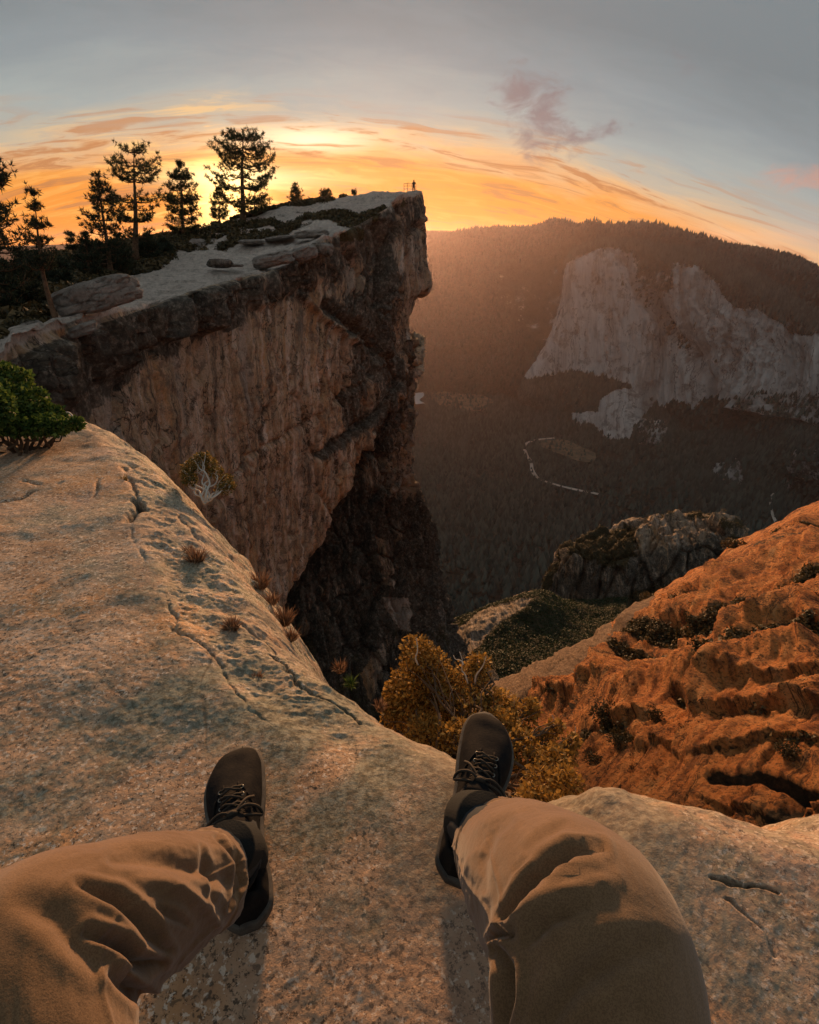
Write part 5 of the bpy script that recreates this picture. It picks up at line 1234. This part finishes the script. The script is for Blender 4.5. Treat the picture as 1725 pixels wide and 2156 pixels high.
# small olive bush with bleached twigs at the rim
cs, rs = px_clumps([(420, 972, 20, 2.5), (400, 985, 16, 2.5), (440, 978, 18, 2.5), (455, 995, 16, 2.45), (475, 1012, 15, 2.45), (400, 1010, 16, 2.45), (468, 1030, 14, 2.4), (485, 1022, 10, 2.4), (395, 1000, 14, 2.5), (430, 962, 12, 2.5)], 2.4)
root = at_h(432, 1058, 2.32); b2 = empty('rim_shrub', root); tag(b2, 'small olive shrub with bleached bare twigs hanging on the rim', 'shrub'); L0 = ax_(b2.location)
T = Tris(); leaf_cloud(T, [c - L0 for c in cs], rs, [int(230000 * r * r) + 60 for r in rs], .012, .9, .4, .6); T.build('foliage', M_OLIVE, b2)
T = Tris(); stems(T, ax_([0, 0, 0]), [c - L0 for c in cs], .006, .0022, 3, .7, rs); T.build('stem', M_BLEACH, b2)

# dry tufts in the cracks
def tuft(px, py, hpx, label, mat=M_DRY, n=420, name='dry_tuft', spread=.8, up=1.0):
    p = on_ledge(px, py); dep = p[1] * CP - (p[2] - EYE) * SP; H = hpx / F_PX * dep
    e = empty(name, p); tag(e, label, 'tuft of grass' if mat is M_DRY else 'small plant', 'dry tufts along the ledge rim' if mat is M_DRY else None)
    T = Tris()
    for i in range(n):
        a = random.random() * 6.28; r0 = H * .35 * random.random() ** .5; b = ax_([r0 * math.cos(a), r0 * math.sin(a), -.01])
        lean = spread * random.random(); ln = H * (.3 + .9 * random.random() ** 1.5); dr = ax_([math.cos(a) * lean, math.sin(a) * lean, up]); dr /= np.linalg.norm(dr)
        m_ = b + dr * ln * .55; tip = b + dr * ln + ax_([math.cos(a), math.sin(a), -.7]) * ln * .25 * random.random()
        sd_ = np.cross(dr, RNG.normal(size=3)); sd_ /= np.linalg.norm(sd_); wd = .0009 + .0010 * random.random()
        T.add([b - sd_ * wd, b + sd_ * wd, m_ + sd_ * wd * .8, m_ - sd_ * wd * .8, tip], [(3, 2, 4)], [(0, 1, 2, 3)])
    T.build('blades', mat, e)
tuft(413, 1180, 36, 'reddish dry tuft in the lichen band, topmost of the tufts on the rock')
tuft(398, 1162, 24, 'pale dry tuft just above the reddish one on the lichen band', n=150)
tuft(548, 1232, 36, 'rusty tuft growing on the outer rim below the cliff face')
tuft(572, 1266, 30, 'dark rusty tuft tucked under the rim below the first rim tuft', n=180)
tuft(598, 1308, 38, 'bright rust tuft on the rim beside the dark cliff recess')
tuft(612, 1342, 28, 'low rust tuft at the foot of the bright rim tuft', n=180)
tuft(488, 1322, 30, 'brown dry tuft in the lower crevice of the ledge')
tuft(540, 1425, 22, 'small sparse brown tuft low in the long crevice', n=90)
tuft(716, 1408, 26, 'thin rusty tuft at the rim left of the golden bush', n=160)
tuft(738, 1436, 20, 'fresh green sprig at the rim left of the golden bush', M_GREEN, 160, 'green_sprig', 1.2, .6)
tuft(800, 1488, 24, 'rusty tuft at the left foot of the golden bush', n=150)
tuft(1006, 1950, 16, 'small bright green moss cushion between the two legs', M_MOSS, 500, 'moss_cushion', 1.5, .35)
tuft(262, 1008, 14, 'yellow green grass wisp in the upper crack of the ledge', M_OLIVE, 60, 'grass_wisp', .5, 1.0)

# ================================================================== BOULDERS ON THE CLIFF TOP
def boulder(px, py, hd, wpx, hpx, dep_ratio, label, yaw=0.0, seed=0, flat=.0, name='boulder', tiltx=0., tilty=0., pale=.9, pts=6000, sink=.15, dark=.2):
    p = at_h(px, py, hd); dp = p[1] * CP - (p[2] - EYE) * SP; sx = wpx / F_PX * dp / 2; sz = hpx / F_PX * dp / 2; sy = sx * dep_ratio
    n = int(math.sqrt(pts)); th = np.linspace(0, PI, n)[:, None]; ph = np.linspace(0, 2 * PI, n)[None]
    d = np.stack([np.sin(th) * np.cos(ph), np.sin(th) * np.sin(ph), np.cos(th) * np.ones_like(ph)], -1)
    e = 0.26; mx = (np.abs(d) ** (1 / e)).sum(-1) ** (-e); q = d * mx[..., None]
    nz = fbm(d * 1.6 + seed * 7.7, 5, .55, seed); cid, ce = worley(d * 1.7 + seed * 3.3, seed)
    q = q * (1 + .13 * nz + .20 * (cid - .5) - .07 * (1 - sstep(0, .07, ce)))[..., None]
    q = q * ax_([sx, sy, sz]); Rm = np.array(Matrix.Rotation(yaw, 3, 'Z') @ Matrix.Rotation(tilty, 3, 'Y') @ Matrix.Rotation(tiltx, 3, 'X')); q = q @ Rm.T
    o = grid_obj(name, q, M_BOULDER, {'su': q[..., 0] * 2, 'sv': q[..., 2] * 2, 'dark': np.clip(dark + .6 * (q[..., 2] < -.15 * sz) * 1.0, 0, 1), 'pale': np.full(q.shape[:2], pale), 'veg': np.zeros(q.shape[:2])}, flip=True)
    o.location = tuple(p - ax_([0, 0, sz * 2 * sink])); tag(o, label, 'boulder', 'boulders lying on the cliff top'); return o
boulder(204, 612, 34, 165, 58, .5, 'largest flat topped grey boulder beside the leaning pine', .55, 1, tilty=-.22)
boulder(463, 552, 56, 50, 17, .7, 'small dark flat block alone on the pale slab', .1, 2, pale=.4, dark=.5)
boulder(498, 558, 56, 26, 6, 1., 'thin chip of rock just right of the small dark block', .2, 3, pale=.5)
boulder(575, 542, 60, 84, 26, .8, 'broad low tilted slab block at the cliff rim', .3, 4, tilty=-.2)
boulder(640, 530, 62, 58, 26, .8, 'blocky slab leaning against the rim blocks', .1, 5, tilty=-.25)
boulder(678, 522, 64.5, 44, 26, .9, 'squared block at the corner of the upper rim', 0, 6, pale=.5, dark=.45)
boulder(418, 513, 78, 34, 24, .9, 'rounded grey boulder half hidden in brush on the hill', 0, 7, pale=.8)
boulder(530, 508, 74, 50, 9, 1., 'thin pale sheet of rock above the broad slab block', .2, 8)
boulder(590, 500, 76, 60, 9, 1., 'long thin pale sheet of rock under the brush line', .15, 9, tilty=-.1)
boulder(655, 491, 72, 70, 14, .9, 'pale stepped sheet on the upper tier of the rim', .1, 10, tilty=-.08)
boulder(30, 700, 30, 95, 26, .8, 'pale rock sheet among the shaded pines at far left', .4, 12, tilty=-.35, pale=.6)
boulder(175, 690, 31.5, 60, 22, .8, 'small grey slab beside the root of the leaning pine', .3, 13, tilty=-.3, pale=.6)
boulder(1108, 1566, 1.6, 34, 20, .8, 'whitish stone showing through the golden bush beside the shoe', 0, 14, pale=1., dark=0, name='stone')

# ================================================================== PINES
def make_pine(name, px, py, hd, top_px, prof, label, n_lv, mat=M_PINE, tipx=None, group='pines along the cliff top', lean=(0, 0), trunk_r=None, tuft_len=.42, dens=1.0, up=.15, droop=.10, seed=0, flat=.35, base=None, curve=0.0, trunkbare=0.0):
    """prof: (height fraction, left reach px, right reach px) keys of the crown outline"""
    rg = np.random.default_rng(seed + 100); p = at_h(px, py, hd) if base is None else base
    dep = p[1] * CP - (p[2] - EYE) * SP; ppm = F_PX / dep; H = at_h(px, top_px, hd)[2] - p[2]; ppm *= 1.0 + .0 * H; ppm = ppm * (py - top_px) / (ppm * H) if base is None else ppm
    if tipx is not None and base is None:
        q_ = at_h(tipx, top_px, hd); lean = ((q_[0] - p[0]) / H, 0.0)
    e = empty(name, p); tag(e, label, 'tree', group)
    T = Tris(); n = 14; t = np.linspace(0, 1, n); tr = trunk_r or H * .017
    cx = lean[0] * H * t + curve * np.sin(t * PI) * H; cyy = lean[1] * H * t
    tp = np.stack([cx + .006 * H * np.sin(t * 7 + seed), cyy, H * t - .25 * (t == 0)], -1)
    T.tube(tp, tr * (1 - .93 * t ** 1.1) * (1 + .5 * np.exp(-t * 22)), 8); T.build('trunk', M_BARK, e)
    K = ax_(prof, float); Tb = Tris(); tufts = []; tdir = []
    zs = np.linspace(K[0, 0], K[-1, 0], n_lv)
    for z in zs:
        z = z + rg.normal() * .4 / n_lv
        lr = np.interp(z, K[:, 0], K[:, 1]) / ppm; rr2 = np.interp(z, K[:, 0], K[:, 2]) / ppm
        nb = max(3, int(rg.integers(4, 7))); a0 = rg.random() * 6.28
        for j in range(nb):
            a = a0 + j * 6.28 / nb + rg.normal() * .25
            side = math.cos(a); reach = (rr2 if side > 0 else lr); reach = reach * (abs(side) + (1 - abs(side)) * .85) * (.74 + .42 * rg.random())
            if reach < .08: reach = .08
            o = ax_([np.interp(z, t, tp[:, 0]), np.interp(z, t, tp[:, 1]), z * H]); dr = ax_([math.cos(a), math.sin(a), 0])
            m = 6; s = np.linspace(0, 1, m); bp = o + dr * (reach * s)[:, None]; bp[:, 2] += reach * (up * s - droop * np.sin(s * PI) * 1.3 + .18 * s ** 3) 
            bp[1:, :2] += rg.normal(size=(m - 1, 2)) * .03 * reach
            Tb.tube(bp, np.linspace(max(tr * .20, .02), .012, m), 4, cap=False)
            nt = max(3, int(dens * (2 + reach * 3.6)))
            for q in range(nt):
                f = .42 + .58 * ((q + rg.random()) / nt); i = f * (m - 1); i0 = min(int(i), m - 2); b = bp[i0] + (bp[i0 + 1] - bp[i0]) * (i - i0)
                sp = reach * .26 * (1.2 - f) + .10; sdv = ax_([-dr[1], dr[0], 0]); off = sdv * rg.normal() * sp + dr * rg.normal() * .1 + ax_([0, 0, abs(rg.normal()) * flat * .45])
                tufts.append(b + off); v = off + dr * .35 * reach * .2 + ax_([0, 0, .25]); tdir.append(v / (np.linalg.norm(v) + 1e-6))
                if q % 3 == 0: Tb.tube(np.stack([b, b + off]), [.012, .008], 3, cap=False)
    tip = tp[-1]
    for q in range(6): tufts.append(tip - ax_([0, 0, .12 * q * tuft_len * 2])); tdir.append(ax_([0, 0, 1.]))
    tag(Tb.build('branches', M_BARK, e), kind='stuff')
    tufts = ax_(tufts); tdir = ax_(tdir); N = len(tufts); kk = 12
    dd = rg.normal(size=(N, kk, 3)) * .75 + tdir[:, None] * .8; dd /= np.linalg.norm(dd, axis=-1, keepdims=True)
    ln = tuft_len * (.55 + .6 * rg.random((N, kk)))[..., None]; sdv = np.cross(dd, rg.normal(size=(N, kk, 3))); sdv /= np.linalg.norm(sdv, axis=-1, keepdims=True) + 1e-9
    w_ = tuft_len * .085; b0 = tufts[:, None] + 0 * dd
    V = np.stack([b0 + dd * ln * .15 - sdv * w_, b0 + dd * ln * .15 + sdv * w_, b0 + dd * ln], 2).reshape(-1, 3); F3 = np.arange(len(V)).reshape(-1, 3)
    T = Tris(); T.add(V, F3); T.build('crown', mat, e, smooth=False)
    return e
# the grand pine and its small neighbours
make_pine('pine_tree', 511, 467, 91, 276, [(.14, 10, 56), (.20, 50, 66), (.30, 70, 62), (.42, 82, 82), (.55, 80, 94), (.70, 72, 84), (.82, 64, 72), (.92, 50, 48), (1.0, 30, 30)], 'tallest round crowned pine standing on the ridge before the sun', 13, tipx=513, dens=1.6, seed=1, trunk_r=.42, tuft_len=.50, up=.06, droop=.10, flat=.14)
make_pine('pine_tree', 463, 471, 93, 398, [(.10, 22, 22), (.3, 22, 22), (.6, 20, 24), (.85, 12, 10), (1, 3, 3)], 'slim young pine just left of the tallest pine trunk', 12, tipx=462, seed=2, dens=1.3, tuft_len=.45, trunk_r=.13)
make_pine('pine_tree', 536, 452, 92, 396, [(.08, 18, 34), (.4, 18, 36), (.8, 14, 26), (1, 4, 6)], 'low bushy pine just right of the tallest pine trunk', 6, tipx=538, seed=3, dens=1.2, tuft_len=.45, trunk_r=.13)
make_pine('pine_tree', 387, 500, 82, 347, [(.10, 34, 46), (.25, 42, 44), (.45, 46, 38), (.65, 38, 36), (.82, 22, 28), (.94, 10, 12), (1, 3, 3)], 'pointed conical pine left of the tallest pine', 17, tipx=382, seed=4, dens=1.7, tuft_len=.45, trunk_r=.26, up=.05)
make_pine('pine_tree', 286, 545, 68, 322, [(.22, 55, 50), (.34, 40, 58), (.44, 60, 62), (.56, 55, 60), (.66, 48, 74), (.78, 40, 62), (.86, 58, 58), (.93, 52, 54), (1, 30, 36)], 'broad flat topped pine with a bare spike at its tip', 10, tipx=293, seed=5, dens=1.7, tuft_len=.42, trunk_r=.33, up=.18, flat=.2)
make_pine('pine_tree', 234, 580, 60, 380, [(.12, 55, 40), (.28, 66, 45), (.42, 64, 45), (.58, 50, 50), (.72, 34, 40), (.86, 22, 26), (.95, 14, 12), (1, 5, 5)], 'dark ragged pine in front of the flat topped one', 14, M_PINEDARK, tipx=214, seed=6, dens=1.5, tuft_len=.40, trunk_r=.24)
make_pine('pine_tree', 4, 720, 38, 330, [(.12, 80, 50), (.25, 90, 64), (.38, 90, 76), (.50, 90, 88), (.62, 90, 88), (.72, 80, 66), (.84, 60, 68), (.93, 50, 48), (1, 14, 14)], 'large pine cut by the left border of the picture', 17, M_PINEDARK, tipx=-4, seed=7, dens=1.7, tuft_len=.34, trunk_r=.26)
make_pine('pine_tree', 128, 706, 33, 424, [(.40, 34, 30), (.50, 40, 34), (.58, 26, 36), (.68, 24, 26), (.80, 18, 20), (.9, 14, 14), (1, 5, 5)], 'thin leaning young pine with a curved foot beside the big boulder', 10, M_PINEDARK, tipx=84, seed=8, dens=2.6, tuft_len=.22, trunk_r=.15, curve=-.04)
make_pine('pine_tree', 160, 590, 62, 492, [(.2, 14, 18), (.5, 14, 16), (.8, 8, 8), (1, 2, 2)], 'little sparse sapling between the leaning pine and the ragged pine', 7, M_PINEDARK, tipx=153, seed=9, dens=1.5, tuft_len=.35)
make_pine('pine_tree', 623, 436, 99, 394, [(.05, 17, 20), (.3, 19, 20), (.6, 15, 15), (.85, 8, 8), (1, 2, 2)], 'small cone shaped pine on the bright skyline right of the tallest', 8, tipx=622, seed=10, dens=1.7, tuft_len=.42, trunk_r=.12)
make_pine('pine_tree', 687, 428, 100, 403, [(.1, 15, 14), (.4, 17, 15), (.8, 12, 12), (1, 6, 6)], 'tiny rounded pine on the skyline midway to the cliff tip', 5, tipx=686, seed=11, dens=1.9, tuft_len=.42, trunk_r=.10)
make_pine('pine_tree', 746, 446, 92, 408, [(.02, 9, 10), (.5, 13, 12), (.85, 8, 8), (1, 3, 3)], 'small dark upright pine on the pale slab near the cliff tip', 7, tipx=746, seed=12, dens=2.2, tuft_len=.35, trunk_r=.10)
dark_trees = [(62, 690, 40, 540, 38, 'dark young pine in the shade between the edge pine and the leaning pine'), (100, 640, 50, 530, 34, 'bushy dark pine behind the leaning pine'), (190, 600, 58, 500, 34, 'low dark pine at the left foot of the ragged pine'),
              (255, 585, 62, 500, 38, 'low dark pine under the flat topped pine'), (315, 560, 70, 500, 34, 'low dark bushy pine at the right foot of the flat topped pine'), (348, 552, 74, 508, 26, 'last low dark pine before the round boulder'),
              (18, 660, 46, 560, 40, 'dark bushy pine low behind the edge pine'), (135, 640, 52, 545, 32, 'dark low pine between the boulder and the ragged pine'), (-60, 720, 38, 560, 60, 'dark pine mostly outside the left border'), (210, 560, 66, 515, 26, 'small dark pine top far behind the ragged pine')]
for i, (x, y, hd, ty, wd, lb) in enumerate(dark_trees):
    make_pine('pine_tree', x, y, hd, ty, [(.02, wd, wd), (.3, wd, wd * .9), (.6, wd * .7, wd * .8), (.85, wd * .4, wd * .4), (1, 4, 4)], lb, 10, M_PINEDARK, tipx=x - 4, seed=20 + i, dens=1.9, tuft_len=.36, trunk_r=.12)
# dead snag and broken stump on the skyline
def snag(name, pts, hd, r0, label, extra=()):
    q = at_h(ax_(pts, float)[:, 0], ax_(pts, float)[:, 1], hd); e = q[0].copy(); T = Tris(); T.tube(catmull(q - e, 12), np.linspace(r0, r0 * .25, 12), 6)
    for ex in extra:
        w2 = at_h(ax_(ex, float)[:, 0], ax_(ex, float)[:, 1], hd) - e; T.tube(catmull(w2, 8), np.linspace(r0 * .5, r0 * .15, 8), 5)
    o = T.build(name, M_BARK); o.location = tuple(e); tag(o, label, 'dead wood')
snag('leaning_snag', [(667, 431), (658, 422), (648, 413)], 99, .22, 'dead trunk leaning left on the skyline right of the cone shaped pine', [[(664, 428), (655, 428), (645, 424)]])
snag('broken_stump', [(352, 503), (346, 494), (341, 486)], 84, .26, 'short broken stump leaning left on the hill near the conical pine', [[(345, 494), (343, 488), (344, 481)]])
T = Tris(); q = at_h(ax_([286, 290, 292]), ax_([345, 330, 318]), 68)

# brush: one low mass over the hill, ravine and outcrop
def brush(dct, mask, n, size, name, label, mat, seed=0, lift=.4, blades=7):
    Pc = scatter_grid(dct, mask, n); N = len(Pc); d = RNG.normal(size=(N, blades, 3)); d[..., 2] = np.abs(d[..., 2]); d /= np.linalg.norm(d, axis=-1, keepdims=True)
    sz = size * (.5 + RNG.random((N, 1, 1))); c = Pc[:, None] + d * sz * .8 + ax_([0, 0, 0.]); e1 = RNG.normal(size=(N, blades, 3)); e1 /= np.linalg.norm(e1, axis=-1, keepdims=True); e2 = np.cross(e1, d); e2 /= np.linalg.norm(e2, axis=-1, keepdims=True)
    V = np.stack([c - e1 * sz * .35, c + e1 * sz * .35, c + e2 * sz * .55], 2).reshape(-1, 3); T = Tris(); T.add(V, np.arange(len(V)).reshape(-1, 3))
    return tag(T.build(name, mat, smooth=False), label, kind='stuff')
vis = (CL['px'] > -60) * (CL['rowt'] > .8)
brush(CL, (CL['veg'] > .55) * CL['top'] * vis, 15000, .42, 'hilltop_scrub', 'dark brown brush covering the hill on the cliff top', M_SCRUB)
vis = (RV['px'] > 880) * (RV['px'] < 1330) * (RV['bare'] < .5)
brush(RV, vis * 1.0, 30000, .42, 'ravine_scrub', 'dark green brush filling the ravine', leaf_mat('ravine_leaves', (.02, .03, .01), (.026, .040, .014), (.046, .062, .02), .15, .15), blades=4)
brush(OC, (OC['veg'] > .5) * 1.0, 16000, .62, 'outcrop_scrub', 'brown brush growing on the rock outcrop', M_SCRUB, blades=4)
brush(SLP, ((SLP['vegs'] > .55) * (SLP['px'] < 1800) * (SLP['py'] < 1620)) * 1.0, 9000, .17, 'slope_scrub', 'dark brush in the clefts of the orange slabs', M_SCRUB, blades=4)
# single shrubs that stand out
def lone_shrub(px, py, dct, rpx, label, mat=M_SCRUB, n=700):
    i = np.argmin((dct['px'] - px) ** 2 + (dct['py'] - py) ** 2); p = dct['P'].reshape(-1, 3)[i]; dep = p[1] * CP - (p[2] - EYE) * SP; r = rpx / F_PX * dep
    e = empty('shrub', p); tag(e, label, 'shrub', 'shrubs dotted over the slabs'); T = Tris()
    cs = [ax_([0, 0, r * .4])] + [ax_([r * .6 * math.cos(a), r * .6 * math.sin(a), r * (.3 + .3 * random.random())]) for a in (.3, 1.7, 3.1, 4.5, 5.6)]
    leaf_cloud(T, cs, [r * .6] * 6, [n // 6] * 6, r * .22, .8, .5, .6); T.build('foliage', mat, e)
    T = Tris(); stems(T, ax_([0, 0, -.1 * r]), cs, r * .06, r * .02, 2, .5, [r * .5] * 6); T.build('stem', M_TWIG, e)
for a in ((1368, 1270, SLP, 18, 'dark shrub on the skyline rim of the slabs below the outcrop'), (1565, 1190, SLP, 22, 'orange lit shrub high on the slab rim near the outcrop'), (1290, 1405, SLP, 14, 'single shrub at the left end of the dark cleft'),
          (1262, 1420, SLP, 11, 'tiny shrub just below the left end of the cleft'), (1300, 1562, SLP, 26, 'dark shrub in the hollow right of the golden bush'), (1405, 1558, SLP, 16, 'small dark shrub right of the hollow'),
          (1330, 1612, SLP, 22, 'ragged brown shrub just above the ledge rim'), (1268, 1640, SLP, 16, 'brown shrub touching the ledge rim below the hollow'), (1620, 1790, SLP, 22, 'dark shrub where the slabs meet the ledge at lower right'),
          (1690, 1640, SLP, 20, 'dark shrub beside the right border on the slabs'), (1700, 1770, SLP, 20, 'dark shrub in the lower right corner of the slabs')):
    lone_shrub(*a)

# ================================================================== THE OVERLOOK
M_RAIL = plain('rusty_rail_metal', (0.16, 0.09, 0.05), .6, metallic=.4)
base = {}
rail = empty('railing', at_h(862, 406, 86)); tag(rail, 'thin metal guard railing at the very tip of the cliff', 'railing'); L0 = ax_(rail.location)
rp = [(851, 406, 88), (858, 405, 88), (868, 406, 86.5), (876, 407, 85.5)]
dep = 84.0; hgt = 1.15
gp = [at_h(*q) - L0 for q in rp]
for g_ in gp:
    T = Tris(); T.tube(np.stack([g_ - ax_([0, 0, .35]), g_ + ax_([0, 0, hgt])]), .035, 6); T.build('post', M_RAIL, rail)
for hh_ in (.45, .8, 1.12):
    T = Tris(); T.tube(ax_([g_ + ax_([0, 0, hh_]) for g_ in gp]), .024, 5); T.build('rail', M_RAIL, rail)
p0 = at_h(871.5, 409.5, 85.2); st_p = empty('person', p0); tag(st_p, 'tiny standing hiker in dark clothes beside the railing at the cliff tip', 'person')
Jn = [(0, 0, .95), (0, 0, 1.12), (0, 0, 1.38), (0, 0, 1.5), (.0, .02, 1.60), (0, .02, 1.70),
      (-.10, 0, .90), (-.12, .03, .50), (-.12, .0, .08), (-.12, -.14, .04), (.10, 0, .90), (.13, -.05, .50), (.14, .02, .08), (.14, -.12, .04),
      (-.19, 0, 1.40), (-.27, .02, 1.14), (-.24, -.08, .90), (-.24, -.12, .82), (.19, 0, 1.40), (.30, -.06, 1.22), (.20, -.20, 1.45), (.16, -.22, 1.52)]
Bo = [(0, 1), (1, 2), (2, 3), (3, 4), (4, 5), (0, 6), (6, 7), (7, 8), (8, 9), (0, 10), (10, 11), (11, 12), (12, 13), (2, 14), (14, 15), (15, 16), (16, 17), (2, 18), (18, 19), (19, 20), (20, 21)]
Rr = [(.15, .11), (.15, .11), (.17, .11), .06, .09, .085, .09, .065, .045, .035, .09, .065, .045, .035, .06, .045, .035, .03, .06, .045, .035, .03]
skin_body('body', Jn, Bo, Rr, M_JACKET, st_p, 2)
T = Tris(); q = np.linspace(0, 1, 6)[:, None] * ax_([0, 0, .13]); T.tube(q + ax_([0, .03, 1.64]), [.095, .105, .10, .085, .05, .01], 8); T.build('hair', M_TWIG, st_p)
